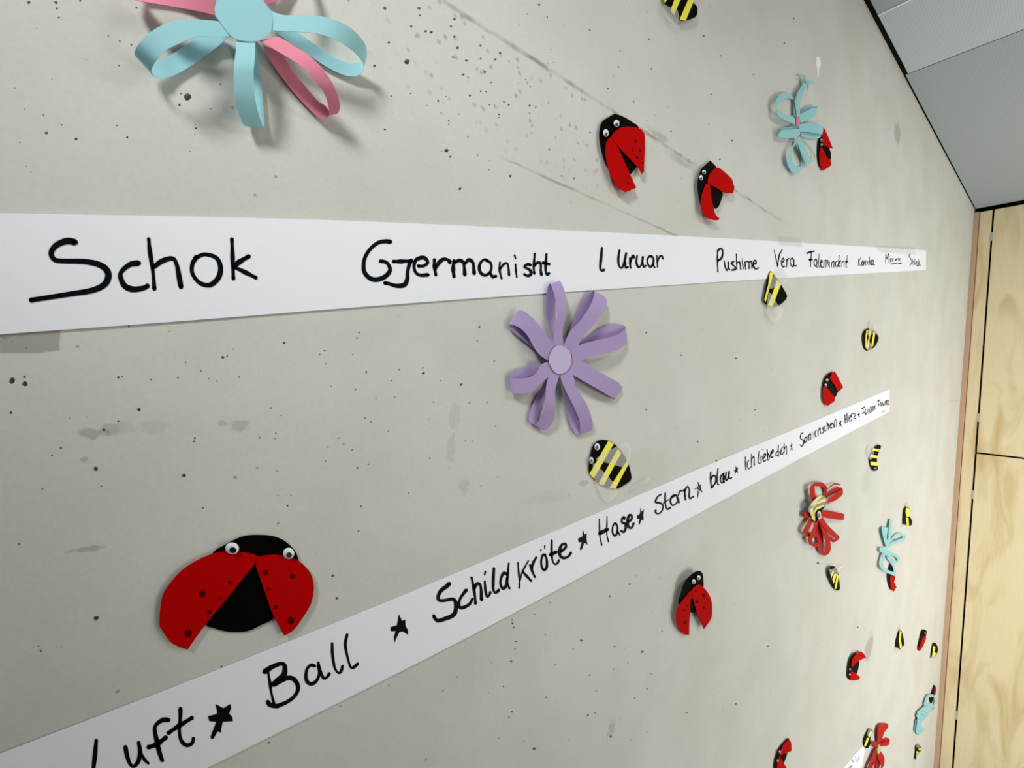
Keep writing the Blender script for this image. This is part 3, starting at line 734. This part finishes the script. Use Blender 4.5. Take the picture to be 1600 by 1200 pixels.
Dz = zoom(780, 430, 8); E = zoom(790, 540, 8)
pet = []
pet.append((Dz, [(680,960,810,960,.011),(672,860,800,850,.012),(685,740,782,700,.013),(722,560,820,560,.014),(720,450,838,400,.014),(695,270,828,260,.012),(660,160,800,150,.009),(632,110,755,68,.006),
    (605,170,730,130,.004),(578,330,700,330,.003),(582,480,700,480,.0025),(612,590,720,600,.0025),(665,800,760,800,.005)], None, 0))
pet.append((Dz, [(790,940,930,980,.011),(810,868,985,880,.012),(890,700,1050,770,.013),(1020,560,1160,650,.014),(1110,430,1270,500,.014),(1165,320,1335,390,.011),(1188,220,1340,308,.007),
    (1165,192,1300,262,.005),(1085,245,1235,340,.003),(1020,355,1170,450,.0025),(960,490,1100,580,.0025),(880,690,1000,770,.004),(830,820,930,860,.007)], None, 0.0002))
pet.append((Dz, [(900,930,930,1120,.011),(1000,875,1050,1060,.012),(1150,830,1160,1018,.013),(1350,785,1320,985,.014),(1480,740,1460,945,.012),(1560,680,1550,890,.008),(1578,645,1592,845,.006),
    (1535,618,1565,800,.004),(1430,611,1450,790,.003),(1300,645,1330,810,.0025),(1150,740,1180,880,.0025),(1020,850,1040,960,.005)], None, 0.0004))
pet.append((E, [(860,100,790,300,.011),(960,190,850,370,.012),(1150,310,1030,475,.013),(1300,400,1180,560,.012),(1400,455,1290,627,.009),(1462,525,1368,668,.005),
    (1400,480,1300,650,.003),(1200,380,1080,535,.0025),(1000,260,900,415,.005)], None, 0.0001))
pet.append((E, [(680,300,840,260,.011),(690,410,845,370,.012),(745,550,890,540,.013),(820,700,1000,705,.014),(890,850,1055,840,.012),(928,970,1082,950,.009),(925,1095,1080,1045,.005),
    (870,1100,1040,1060,.004),(820,1010,970,1000,.003),(780,900,900,880,.0025),(740,720,840,720,.0025),(700,520,800,520,.006)], None, 0.0003))
pet.append((E, [(560,300,700,310,.011),(522,430,650,440,.012),(502,560,614,590,.013),(498,730,618,760,.013),(455,865,612,890,.010),(395,960,570,985,.007),(345,980,490,1062,.005),
    (308,965,420,1010,.004),(290,900,400,930,.003),(310,800,420,820,.0025),(370,670,480,700,.0025),(440,540,540,560,.004),(520,400,600,420,.007)], None, 0.0002))
pet.append((E, [(590,180,620,340,.011),(440,240,520,400,.012),(395,325,420,490,.013),(320,385,330,570,.012),(220,408,220,598,.010),(120,410,110,592,.008),(52,390,65,575,.005),
    (60,352,75,500,.004),(130,305,150,440,.003),(280,250,290,380,.0025),(430,215,440,330,.006)], None, 0))
pet.append((Dz, [(700,940,630,1080,.011),(650,850,560,1035,.012),(590,750,490,980,.013),(480,600,415,870,.013),(380,500,350,750,.012),(310,450,250,655,.009),(240,440,140,615,.006),
    (185,520,120,632,.004),(220,580,175,715,.003),(340,660,280,800,.0025),(480,780,420,915,.0025),(600,900,540,1015,.006)], None, 0.0004))
flower('lilac eight-loop paper flower just below the upper banner', (875, 562), 'lilac_paper',
       [(875.6 + 17.4*math.cos(a) * (1 + .03*math.cos(4*a)), 562 + 22.3*math.sin(a)*(1 + .03*math.cos(3*a))) for a in [2*math.pi*i/26 for i in range(26)]],
       pet, 'lilac_disc', 0.0135)

G = zoom(1190, 100, 10); Hh = zoom(1190, 170, 10)
pet = [
 (G, [(530,950,545,870,.010),(430,905,460,815,.012),(310,845,360,778,.013),(243,775,265,742,.013),(216,680,246,700,.012),(222,580,265,630,.011),(275,490,320,570,.009),(360,450,400,532,.007),
      (440,465,480,545,.005),(500,545,498,600,.004),(530,680,515,700,.004),(555,800,540,820,.006)], None, 0),
 (G, [(585,800,610,920,.010),(700,735,740,870,.012),(800,690,825,815,.012),(868,680,862,760,.009),(842,655,852,720,.006),(740,660,760,740,.004),(640,710,660,790,.004),(590,780,600,850,.006)], None, 0),
 (G, [(585,945,595,1060,.010),(750,918,755,1065,.012),(890,938,885,1090,.012),(956,975,940,1105,.009),(945,1080,932,1130,.006),(860,1085,880,1165,.004),(740,1075,740,1160,.004),(610,1070,620,1130,.006)], None, 0.0008),
 (G, [(605,1015,600,1110,.010),(450,1025,520,1150,.012),(330,1032,400,1155,.012),(275,1070,290,1142,.010),(258,1105,252,1126,.008),(295,1030,275,1085,.006),(350,995,340,1045,.004),(450,975,450,1030,.004),(540,955,550,1010,.006)], None, 0.0005),
 (Hh, [(540,460,562,480,.010),(460,640,485,640,.010),(408,750,470,760,.010),(400,840,505,850,.009),(430,930,560,895,.007),(490,1005,620,900,.006),(580,990,640,890,.005),(645,920,640,860,.004),
      (610,800,640,790,.003),(580,650,600,650,.003),(560,520,575,520,.006)], None, 0),
 (Hh, [(545,470,600,445,.010),(590,620,660,560,.011),(660,780,725,700,.011),(715,860,775,800,.009),(790,830,830,760,.006),(822,760,818,680,.004),(790,650,770,600,.003),(720,560,690,520,.003),(620,480,600,470,.006)], None, 0.0004),
 (G, [(545,820,600,820,.010),(540,640,600,640,.010),(560,460,640,480,.009),(635,330,685,380,.008),(690,250,712,300,.007),(715,300,712,420,.005),(690,500,680,540,.004),(600,760,590,780,.006)], None, 0),
 (G, [(690,300,712,262,.009),(672,228,690,200,.009),(630,196,655,172,.008),(588,190,595,176,.007)], None, 0.001),
 (G, [(692,290,700,262,.009),(745,300,745,248,.009),(790,310,800,262,.008),(822,325,826,300,.007)], None, 0.0012),
]
flower('light blue looped paper flower with a small pink centre near the ceiling', (1247, 192), 'pale_blue_paper',
       [G(p) for p in ellipse(572, 895, 30, 76, 16)], pet, 'pink_paper', 0.0125)

I = zoom(1220, 745, 10)
pet = [
 (I, [(600,500,640,470,.010),(480,345,550,335,.012),(453,200,530,190,.013),(470,140,532,150,.012),(540,100,570,150,.010),(630,83,640,150,.008),(700,130,668,190,.006),(726,190,682,250,.005),(700,280,660,300,.004),(620,420,600,400,.006)], None, 0),
 (I, [(640,480,660,400,.010),(740,415,740,345,.012),(860,365,850,270,.012),(958,285,920,225,.010),(970,215,940,190,.008),(940,165,932,215,.006),(820,190,820,255,.004),(720,270,720,320,.004),(640,380,650,420,.006)], None, 0),
 (I, [(700,250,690,270,.010),(745,165,745,185,.010),(800,122,810,140,.009),(870,100,872,122,.008),(945,120,925,140,.006)], None, 0),
 (I, [(580,530,580,625,.010),(760,535,755,640,.012),(900,560,890,660,.010),(992,580,987,672,.006),(900,575,890,668,.004),(700,545,690,640,.005)], None, 0.0005),
 (I, [(560,570,560,640,.010),(440,550,450,640,.011),(348,558,352,630,.008),(375,580,372,630,.004),(480,600,480,640,.005)], None, 0),
 (I, [(450,650,520,680,.010),(390,760,452,790,.012),(345,860,402,860,.011),(390,920,440,885,.009),(470,955,500,880,.007),(560,930,530,850,.005),(590,820,550,780,.004),(580,700,540,690,.006)], None, 0),
 (I, [(540,690,590,690,.010),(475,870,530,890,.012),(424,970,490,980,.012),(450,1045,500,1040,.010),(530,1095,545,1040,.008),(615,1085,580,1010,.006),(662,1010,595,940,.004),(650,850,590,820,.004),(600,700,570,700,.006)], None, 0.0006),
 (I, [(640,690,590,700,.010),(720,850,650,870,.012),(768,1000,690,1000,.012),(780,1130,696,1120,.010),(740,1208,682,1180,.008),(655,1228,640,1160,.006),(585,1140,650,1110,.005),(565,1050,630,1000,.004),(560,850,600,820,.004),(570,700,600,700,.006)], None, 0.001),
 (I, [(650,630,590,690,.011),(740,760,680,810,.013),(840,860,765,895,.012),(917,945,850,968,.009),(852,1016,800,965,.006),(780,1005,735,905,.004),(700,870,675,830,.005)], None, 0.0014),
]
flower('red looped paper flower with a striped bee stuck on it, below the lower banner', (1276, 806), 'red_paper',
       [I(p) for p in ellipse(570, 600, 40, 80, 16)], pet, 'red_paper', 0.0125)

J = zoom(1340, 780, 16); K = zoom(1340, 850, 16)
pet = [
 (J, [(690,1140,770,1120,.008),(640,950,730,950,.009),(605,780,745,830,.009),(612,695,755,715,.006),(660,700,768,730,.004),(700,850,765,900,.003),(740,1050,785,1080,.005)], None, 0),
 (J, [(740,1100,800,1100,.007),(765,950,835,960,.008),(770,780,860,800,.008),(788,600,850,600,.006),(800,500,842,495,.004),(825,600,862,600,.003),(820,900,850,900,.004)], None, 0.0004),
 (J, [(770,1150,800,1200,.008),(830,1100,850,1150,.009),(960,1040,980,1095,.010),(1095,985,1130,1065,.009),(1192,925,1195,1000,.007),(1150,870,1162,940,.005),(1080,835,1090,915,.004),(980,845,1000,915,.003),(890,920,910,970,.003),(800,1060,820,1090,.005)], None, 0.0006),
 (K, [(560,85,543,180,.007),(640,95,600,215,.009),(720,120,670,262,.010),(800,185,760,292,.010),(930,240,900,300,.009),(1045,320,1000,385,.007),(1030,440,980,462,.005),(900,380,880,420,.004),(760,280,740,320,.005)], None, 0.001),
 (K, [(640,240,700,250,.009),(580,480,640,480,.010),(588,610,660,580,.010),(700,705,740,635,.009),(840,762,855,690,.008),(950,790,900,700,.007),(940,580,885,590,.005),(860,420,800,450,.004),(740,300,720,340,.006)], None, 0.0006),
]
flower('light blue looped paper flower right of the red flower, with a ladybird below', (1386, 850), 'pale_blue_paper',
       [J(p) for p in ellipse(745, 1150, 45, 70, 14)], pet, 'pale_blue_paper', 0.0085)

Lz = zoom(1320, 1100, 16); M = zoom(1320, 1125, 16)
pet = [
 (Lz, [(820,1010,880,1010,.008),(812,760,945,730,.009),(826,590,920,600,.008),(880,495,960,505,.006),(980,480,980,540,.005),(1075,500,900,540,.006),(1075,600,930,640,.006),(985,720,940,720,.005),(905,980,880,980,.006)], None, 0),
 (Lz, [(870,990,880,1060,.008),(980,945,1040,1050,.010),(1105,935,1112,1005,.008),(1122,885,1112,945,.006),(1075,848,1080,940,.004),(985,870,985,940,.003),(890,970,900,1000,.006)], None, 0.0006),
 (Lz, [(845,1000,800,1120,.008),(760,935,740,1070,.009),(688,965,690,1035,.007),(715,990,715,1050,.004),(800,1040,790,1080,.005)], None, 0.0003),
 (M, [(890,770,800,860,.008),(960,870,830,960,.010),(990,960,880,1060,.010),(980,1120,900,1190,.009),(900,1260,830,1280,.006),(840,1300,790,1250,.004),(830,1100,780,1080,.003),(820,900,790,880,.006)], None, 0.0006),
 (M, [(750,730,810,740,.008),(650,980,745,985,.009),(570,1180,640,1200,.009),(520,1320,600,1330,.006),(600,1300,640,1290,.004),(700,1050,730,1050,.004),(770,800,790,800,.006)], None, 0),
 (M, [(760,900,800,900,.007),(725,1050,760,1060,.008),(715,1200,760,1210,.007),(720,1320,770,1320,.005)], None, 0.0002),
]
flower('red looped paper flower with a pale green centre at the bottom edge', (1372, 1168), 'red_paper',
       [M(p) for p in [(858,605),(895,690),(885,800),(850,850),(815,830),(820,720)]], pet, 'green_paper', 0.0105)

Nn = zoom(1390, 1060, 16); O = zoom(1390, 1120, 16)
pet = [
 (Nn, [(700,850,760,900,.007),(810,735,800,810,.008),(930,700,930,842,.009),(1085,775,1080,812,.007),(1122,720,1110,795,.005),(1080,655,1100,740,.004),(940,620,950,690,.003),(830,690,860,730,.005)], None, 0),
 (Nn, [(730,850,680,890,.007),(800,822,770,880,.008),(900,860,860,920,.008),(988,890,925,962,.006),(900,930,860,965,.004),(760,880,740,920,.005)], None, 0.0004),
 (Nn, [(700,890,660,930,.007),(720,905,690,965,.008),(800,940,760,1025,.009),(895,992,830,1065,.006),(800,980,760,1040,.004),(700,930,680,980,.005)], None, 0.0008),
 (O, [(690,-20,790,0,.007),(690,80,800,110,.008),(675,220,800,220,.008),(650,370,870,320,.006),(700,455,745,435,.004),(640,380,690,360,.003),(612,340,680,280,.003),(650,80,715,60,.005)], None, 0.0004),
 (Nn, [(850,640,880,700,.006),(930,440,960,480,.007),(1010,400,1030,470,.007),(1110,420,1100,470,.006),(1150,560,1120,560,.004),(1120,660,1100,660,.003)], None, 0.0003),
]
flower('light blue looped paper flower nearest the plywood corner', (1436, 1116), 'pale_blue_paper',
       [Nn(p) for p in ellipse(725, 870, 35, 60, 14)], pet, 'pale_blue_paper', 0.0075)

# ------------------------------------------------------------------ paper ladybirds
LB = 'red and black paper ladybirds'
def ladybird(label, cv, body, wings, eyes, h, gap=0.0016, body_fine=False):
    cx = sum(p[0] for p in body) / len(body); cy = sum(p[1] for p in body) / len(body)
    root = thing('paper_ladybird', label, 'paper ladybird', P(*cv((cx, cy))), LB)
    hf = as_h(h)
    pu, pv = cv((cx, cy)); pad(root, pu, pv, hf(pu, pv) - 0.0002)
    zpaper('body', root, 'black_card', cv, body, hf, fine=body_fine)
    for k, (w, spots) in enumerate(wings):
        g = gap * (1 + 0.35 * k)
        hw = (lambda g: (lambda u, v: hf(u, v) + g))(g)
        o = zpaper('wing', root, 'red_card', cv, w, hw, fine=body_fine)
        for (x, y_, r) in spots:
            hs = (lambda hw: (lambda u, v: hw(u, v) + 0.00012))(hw)
            kx = 0.75 + 0.25 * (cv((0, 0))[0] < 600)
            paper('spot', o, 'spot_ink', [cv(p) for p in ellipse(x, y_, r * kx, r, 12)], hs, 0.0001)
    for e in eyes:
        he = (lambda u, v: hf(u, v) + gap * 1.5)
        eye(root, cv, e, he)
    return root

z = zoom(220, 810, 5.3333)
ladybird('big paper ladybird at lower left above the lower banner', z,
    [(540,880),(600,912),(730,945),(890,940),(1000,890),(1110,830),(1240,650),(1320,450),(1300,300),(1230,212),(1130,155),(1000,138),(850,150),(700,222),(600,290),(500,480),(480,700)],
    [([(945,385,1),(985,328),(940,300),(850,283),(720,275),(600,295),(470,350),(340,435),(230,560),(180,650),(160,760),(155,880),(172,925),(260,1040),(390,1095,1),(540,885),(740,640)],
      [(513,630,28),(747,538,18),(658,670,12),(573,780,18),(395,957,32)]),
     ([(957,392,1),(978,326),(1100,303),(1220,320),(1330,365),(1410,450),(1440,540),(1440,620),(1415,720),(1350,830),(1275,930),(1195,980,1),(1110,820),(1040,630)],
      [(1040,450,24),(1262,483,22),(1065,590,15),(1125,740,18),(1248,852,32)])],
    [(762,250,58,50),(1232,292,48,48)], 0.0016)
z = zoom(910, 170, 13.333)
ladybird('ladybird with pointed black head, larger of the pair above the upper banner', z,
    [(352,600),(370,380),(430,250),(560,165),(680,95,1),(800,140),(940,210),(1060,290),(1170,385),(1200,700),(1150,1150),(1110,1228,1),(1010,1366,1),(700,1250),(500,1100),(400,880)],
    [([(712,740,1),(640,580),(560,615),(500,690),(486,950),(540,1227),(600,1397),(680,1547),(740,1632),(900,1742,1),(1125,1647,1),(1000,1377),(860,1067)], [(955,1550,30),(600,840,14)]),
     ([(706,738,1),(610,590),(680,480),(780,400),(900,372),(1040,372),(1160,402),(1240,440),(1290,510),(1305,600),(1300,850),(1285,1200),(1290,1300,1),(1240,1360,1),(1130,1190),(880,930)],
      [(1110,665,34),(1045,862,30),(1200,870,28),(1140,1015,32),(1262,1120,26)])],
    [(712,305,62,78),(490,505,60,80)], tilt(z, (1100, 300, 0.0018), (600, 1500, 0.0065)), 0.0018)
z = zoom(1070, 240, 13.333)
ladybird('smaller ladybird of the pair above the upper banner, wings spread wide', z,
    [(265,640),(290,480),(350,320),(430,240),(530,140,1),(660,285),(750,500),(792,800),(780,900),(740,1030),(690,1120),(620,1145),(450,1100),(330,960),(280,820)],
    [([(520,640,1),(455,625),(400,720),(350,900),(335,1050),(350,1180),(390,1250),(470,1340),(600,1385),(690,1388,1),(735,1360,1),(640,1262),(590,1080),(550,900)], []),
     ([(525,645,1),(480,600),(500,470),(560,370),(640,310),(720,300),(850,400),(985,525,1),(1010,620),(1035,720),(1000,830,1),(830,815),(640,700)], [])],
    [(402,385,40,45),(340,500,38,58)], tilt(z, (600, 200, 0.004), (600, 1300, 0.008)))
z = zoom(1190, 170, 10)
ladybird('ladybird tucked behind the light blue flower near the ceiling', z,
    [(935,430),(892,500),(880,720),(905,870),(960,955),(1050,880),(1085,750),(1070,650),(1010,520),(975,400)],
    [([(925,600,1),(955,620),(1010,740),(1085,822),(1078,890),(960,967,1),(912,870),(902,700)], []),
     ([(962,290,1),(1000,340),(1118,625,1),(1040,600),(958,560,1),(950,430)], [])],
    [(935,490,17,22),(937,560,17,22)], 0.003)
z = zoom(1260, 560, 13.333)
ladybird('small ladybird just above the end of the lower banner', z,
    [(343,600),(360,480),(400,380),(470,310),(560,300),(620,420),(650,640),(640,740),(590,818),(520,820),(420,800),(350,700)],
    [([(348,602,1),(412,605),(520,720),(592,820,1),(585,890),(440,992,1),(370,920),(345,800)], []),
     ([(482,405,1),(540,310),(590,265,1),(640,350),(767,600,1),(660,712,1),(590,560),(510,450)], [])],
    [(432,452,28,34),(405,558,26,34)], 0.0035)
z = zoom(1030, 875, 13.333)
ladybird('ladybird with folded red wings below the lower banner, casting a shadow', z,
    [(820,225),(885,255),(915,340),(925,560),(880,800),(770,1075),(655,1090),(500,1000),(400,880),(450,700),(510,500),(600,370),(720,265)],
    [([(690,765,1),(692,640),(640,655),(590,720),(480,850),(380,1000),(350,1150),(360,1300),(430,1450),(520,1550),(625,1558,1),(630,1300),(645,1100),(655,850)],
      [(610,740,18),(585,960,24),(520,1050,24),(540,1300,34)]),
     ([(688,765,1),(682,630),(760,540),(840,520),(910,560),(1010,670),(1080,820),(1105,1000),(1090,1200),(1000,1350),(930,1442,1),(880,1330),(790,1100),(715,850)],
      [(760,650,25),(930,740,40),(790,870,40),(930,990,32)])],
    [(826,370,40,50),(720,455,40,52)], tilt(z, (800, 250, 0.013), (500, 1400, 0.005)))
z = zoom(1310, 1000, 16)
ladybird('ladybird turned on its side below a grey smudge at lower right', z,
    [(230,930),(232,780),(265,560),(340,390),(430,320),(510,420),(525,560),(500,720),(460,840),(380,960),(300,1000)],
    [([(312,790,1),(380,800),(470,860),(547,940,1),(480,1000),(310,1008),(298,950)], []),
     ([(342,690,1),(330,560),(380,420),(480,330),(570,285,1),(640,350),(692,440,1),(530,512),(430,590)], [])],
    [(292,735,22,30),(285,865,22,30)], tilt(z, (500, 300, 0.006), (300, 1000, 0.003)))
z = zoom(1190, 1125, 16)
ladybird('ladybird cut by the bottom edge of the picture', z,
    [(685,455),(560,560),(450,700),(370,880),(330,1060),(315,1250),(400,1400),(520,1350),(560,1090),(640,850),(640,650)],
    [([(448,900,1),(560,1090),(625,1200),(650,1320),(560,1450),(420,1430),(380,1300),(398,1080)], []),
     ([(690,478,1),(742,580),(752,770,1),(640,820),(458,885,1),(490,730),(560,600)], [])],
    [(455,805,26,42),(403,1020,24,42)], 0.003)
z = zoom(1340, 850, 16)
ladybird('ladybird partly hidden under the light blue flower right of the red one', z,
    [(820,490),(870,560),(890,680),(940,800),(900,1000),(840,1145),(785,1060),(748,900),(745,760),(770,620)],
    [([(905,690,1),(935,740),(940,830),(905,920),(975,1075,1),(905,1192,1),(850,1125),(825,1000),(820,820)], [])],
    [], 0.0025, 0.001)
z = zoom(1380, 960, 12)
ladybird('tiny closed ladybird between two bees near the plywood corner', z,
    [(725,300),(790,290),(815,320),(800,420),(720,640),(670,685),(648,625),(680,470)],
    [([(795,395,1),(803,460),(720,650),(662,655,1),(700,560),(745,440)], [])],
    [(785,355,14,18)], 0.003, 0.001)
z = zoom(1390, 1060, 16)
ladybird('tiny dark ladybird peeking out above the light blue flower in the corner', z,
    [(1115,165),(1165,250),(1152,360),(1095,500),(1060,615),(1015,605),(1000,490),(1035,380),(1075,260)],
    [([(1130,190,1),(1160,260),(1148,350),(1110,380,1),(1115,280)], [])], [], 0.0025, 0.0008)

# ------------------------------------------------------------------ paper bees
BE = 'black and yellow paper bees with clear wings'
def bee(label, cv, body, stripes, wings, eyes, h, gap=0.0009, fine=False):
    cx = sum(p[0] for p in body) / len(body); cy = sum(p[1] for p in body) / len(body)
    root = thing('paper_bee', label, 'paper bee', P(*cv((cx, cy))), BE)
    hf = as_h(h)
    pu, pv = cv((cx, cy)); pad(root, pu, pv, hf(pu, pv) - 0.0002)
    zpaper('body', root, 'black_card', cv, body, hf, fine=fine)
    for s in stripes:
        paper('stripe', root, 'yellow_tape', [cv(p) for p in s], lambda u, v: hf(u, v) + 0.0003, 0.0002)
    for k, w in enumerate(wings):
        zpaper('wing', root, 'clear_foil', cv, w, (lambda g: (lambda u, v: hf(u, v) + g))(gap * (1 + 0.4 * k)), 0.00015, fine=fine)
    for e in eyes:
        eye(root, cv, e, lambda u, v: hf(u, v) + 0.0006, (0.0, 0.1))
    return root
z = zoom(890, 670, 9.23)
bee('striped paper bee between the lilac flower and the lower banner', z,
    [(280,620),(288,450),(330,262),(390,190),(460,158),(560,170),(640,212),(745,320),(840,480),(885,640),(885,735),(790,812),(670,868),(540,850),(430,800),(345,715)],
    [[(560,176),(638,214),(348,718),(290,648)], [(700,285),(745,350),(492,815),(418,790)], [(830,455),(848,510),(662,864),(578,850)]],
    [[(390,450),(450,380),(690,250),(780,203),(868,255),(890,350),(855,490),(800,556),(560,497)], [(340,500),(460,590),(610,750),(690,900),(640,1010),(540,1062),(460,980),(370,760)]],
    [(398,260,40,52),(315,455,30,50)], 0.002)
z = zoom(1000, 0, 12.308)
bee('paper bee cut off by the top edge of the picture', z,
    [(1030,40),(1100,130),(1107,240),(1060,330),(900,387),(770,392),(700,300),(560,180),(480,60),(450,-100),(500,-260),(640,-380),(800,-380),(930,-250),(1000,-100)],
    [[(950,-60),(1040,10),(880,395),(763,376)], [(700,-100),(800,-60),(700,180),(655,290),(588,200),(660,0)], [(500,-160),(570,-120),(485,60),(455,-10)]],
    [[(470,80),(560,130),(700,170),(752,300),(740,390),(690,477),(560,400),(480,300),(440,150)], [(800,-300),(950,-380),(1120,-300),(1150,-150),(1050,-60),(900,-120)]],
    [], tilt(z, (600, -200, 0.004), (900, 380, 0.007)))
z = zoom(1160, 400, 10)
bee('paper bee overlapping the upper banner below the word Vera', z,
    [(430,248),(482,275),(600,440),(692,600),(690,660),(640,722),(560,777),(470,792),(400,762),(340,712),(350,560),(380,400)],
    [[(430,252),(490,265),(440,430),(366,716),(343,685),(405,450)], [(540,370),(602,442),(470,792),(400,764),(480,560)]],
    [[(480,330),(520,240),(560,193),(640,205),(717,300),(712,390),(650,440),(430,512),(408,480)], [(420,570),(560,770),(622,850),(612,950),(550,1027),(480,1032),(408,960),(390,800)]],
    [], tilt(z, (420, 300, 0.003), (650, 700, 0.006)))
z = zoom(1320, 490, 17.14)
bee('small paper bee right of the upper banner, below its far end', z,
    [(480,690),(490,540),(540,440),(640,400),(760,440),(835,512),(907,655),(822,862),(700,962),(590,992),(515,900)],
    [[(770,490),(820,500),(758,872),(708,882),(738,680)], [(660,420),(715,430),(660,700),(630,942),(588,930),(638,640)], [(580,440),(620,440),(590,600),(602,960),(552,900),(558,600)]],
    [[(590,560),(640,400),(655,230),(720,193),(812,260),(820,420),(720,560)], [(555,700),(640,720),(722,860),(715,962),(600,990)]],
    [], 0.003)
z = zoom(1330, 680, 16)
bee('upright striped paper bee below the end of the lower banner', z,
    [(580,320),(640,258),(700,238),(748,280),(720,360),(672,480),(645,640),(662,760),(665,860),(580,892),(528,860),(480,740),(458,600),(500,470)],
    [[(545,328),(712,350),(690,412),(528,385)], [(500,480),(672,520),(652,582),(468,552)], [(480,658),(667,685),(662,768),(490,746)]],
    [[(545,248),(430,268),(393,430),(438,560),(470,612),(545,560),(575,400)]],
    [(605,825,30,22)], 0.0035)
z = zoom(1220, 745, 10)
bee('pale striped bee stuck onto the red flower below the lower banner', z,
    [(430,470),(480,395),(560,328),(632,280),(685,310),(732,380),(700,450),(645,530),(632,620),(570,692),(530,707),(480,620),(428,510)],
    [[(600,300),(640,285),(660,300),(590,360),(500,490),(468,440),(530,360)], [(640,350),(690,340),(715,375),(640,400),(560,430),(500,500),(520,690),(490,640),(455,520),(520,440)],
     [(660,440),(700,440),(640,480),(570,510),(540,560),(535,700),(515,650),(510,560),(560,480)]],
    [[(480,400),(600,300),(650,290),(700,320),(735,380),(690,460),(580,480),(520,560),(530,700),(490,640),(430,510)]],
    [(600,600,34,70)], 0.0165)
z = zoom(1340, 780, 16)
bee('little paper bee above the light blue flower by the red one, mostly yellow', z,
    [(1200,185),(1280,208),(1320,300),(1300,400),(1358,540),(1352,640),(1300,662),(1230,655),(1150,640),(1132,560),(1150,300)],
    [[(1215,215),(1300,240),(1315,320),(1290,440),(1230,440),(1200,320)], [(1215,450),(1270,470),(1285,650),(1235,660),(1220,560)]],
    [[(1205,190),(1218,90),(1280,72),(1322,130),(1305,220)], [(1130,620),(1098,712),(1170,712),(1225,650)]], [], 0.003)
z = zoom(1260, 860, 16)
bee('folded paper bee directly below the red flower with a bee on it', z,
    [(550,500),(580,420),(660,390),(740,440),(802,600),(838,900),(830,975),(770,1002),(690,950),(620,820),(555,640)],
    [[(770,580),(812,650),(742,965),(708,955),(738,760)], [(700,600),(762,580),(702,780),(682,835),(648,720)], [(610,640),(650,520),(705,510),(640,640),(620,725)]],
    [[(590,520),(740,425),(960,368),(900,440),(805,560),(690,640),(620,640)]],
    [(590,490,26,30)], tilt(z, (600, 420, 0.007), (780, 980, 0.004)))
z = zoom(1380, 960, 12)
bee('tiny paper bee with wings pressed flat, left of the tiny closed ladybird', z,
    [(230,612),(250,450),(300,298),(335,290),(372,400),(397,560),(352,612),(312,660),(275,622)],
    [[(310,330),(345,330),(330,480),(352,602),(315,642),(298,480)]],
    [[(220,612),(290,640),(335,672),(290,752),(228,700)], [(285,310),(308,230),(352,218),(345,315)]], [], 0.0025)
bee('tiny paper bee right of the tiny closed ladybird, next to the plywood', z,
    [(890,800),(925,560),(980,538),(1022,610),(1022,700),(972,792),(915,808)],
    [[(935,590),(978,610),(962,710),(1002,730),(955,798),(912,798),(930,700)]],
    [[(890,790),(960,800),(930,850),(880,830)]], [], 0.0025)
z = zoom(1320, 1100, 16)
bee('paper bee at the tip of the third banner beside the red flower', z,
    [(480,1055),(470,900),(540,720),(605,618),(690,640),(705,720),(645,830),(642,970),(600,1085),(530,1108)],
    [[(555,850),(612,840),(552,1010),(502,1082),(488,1030)], [(640,670),(702,680),(655,790),(605,840),(588,800)]],
    [[(600,618),(690,640),(705,720),(640,800),(560,780)]], [], 0.003)
z = zoom(1390, 1120, 16)
bee('crumpled tiny paper bee below the light blue flower in the corner', z,
    [(650,725),(720,688),(792,760),(812,825),(762,872),(720,922),(672,945),(662,1055),(618,1030),(640,880)],
    [[(715,800),(800,770),(812,830),(742,842)], [(680,858),(742,880),(702,922),(668,912)]],
    [[(655,720),(720,660),(800,660),(790,740),(720,780)]], [], 0.0025)

# ------------------------------------------------------------------ tape and scraps
t = thing('adhesive_tape', 'grey see-through tape under the left end of the upper banner', 'tape', P(45, 530))
paper('tape_strip', t, 'grey_tape', [(-60, 492), (60, 490), (93, 494), (94, 520), (92, 547), (60, 551), (0, 551), (-60, 552)], 0.0004, 0.0002)
t = thing('adhesive_tape', 'crinkled clear tape scrap beside the bee touching the lower banner', 'tape', P(1000, 755))
z = zoom(890, 670, 9.23)
paper('tape_strip', t, 'clear_tape', [z(p) for p in [(860,865),(930,800),(1080,740),(1175,680),(1140,770),(1100,825),(1000,900),(880,950)]], tilt(z, (870, 900, 0.0016), (1170, 680, 0.005)), 0.0002)
t = thing('adhesive_tape', 'clear tape flap on the top edge of the upper banner above Vera', 'tape', P(1238, 374))
paper('tape_strip', t, 'clear_tape', [(1216, 370), (1252, 371), (1254, 386), (1218, 384)], 0.0018, 0.0002)
t = thing('adhesive_tape', 'clear tape at the far right end of the upper banner', 'tape', P(1425, 389))
paper('tape_strip', t, 'clear_tape', [(1368, 383), (1428, 386), (1431, 398), (1374, 394)], 0.0018, 0.0002)
t = thing('paper_scrap', 'thin torn white scrap above the light blue flower near the ceiling', 'scrap', P(1279, 100))
paper('torn_piece', t, 'white_paper', [(1276, 88), (1281, 90), (1283, 99), (1280, 108), (1279, 122), (1277, 120), (1277, 108), (1275, 99)], 0.0003, 0.0003)
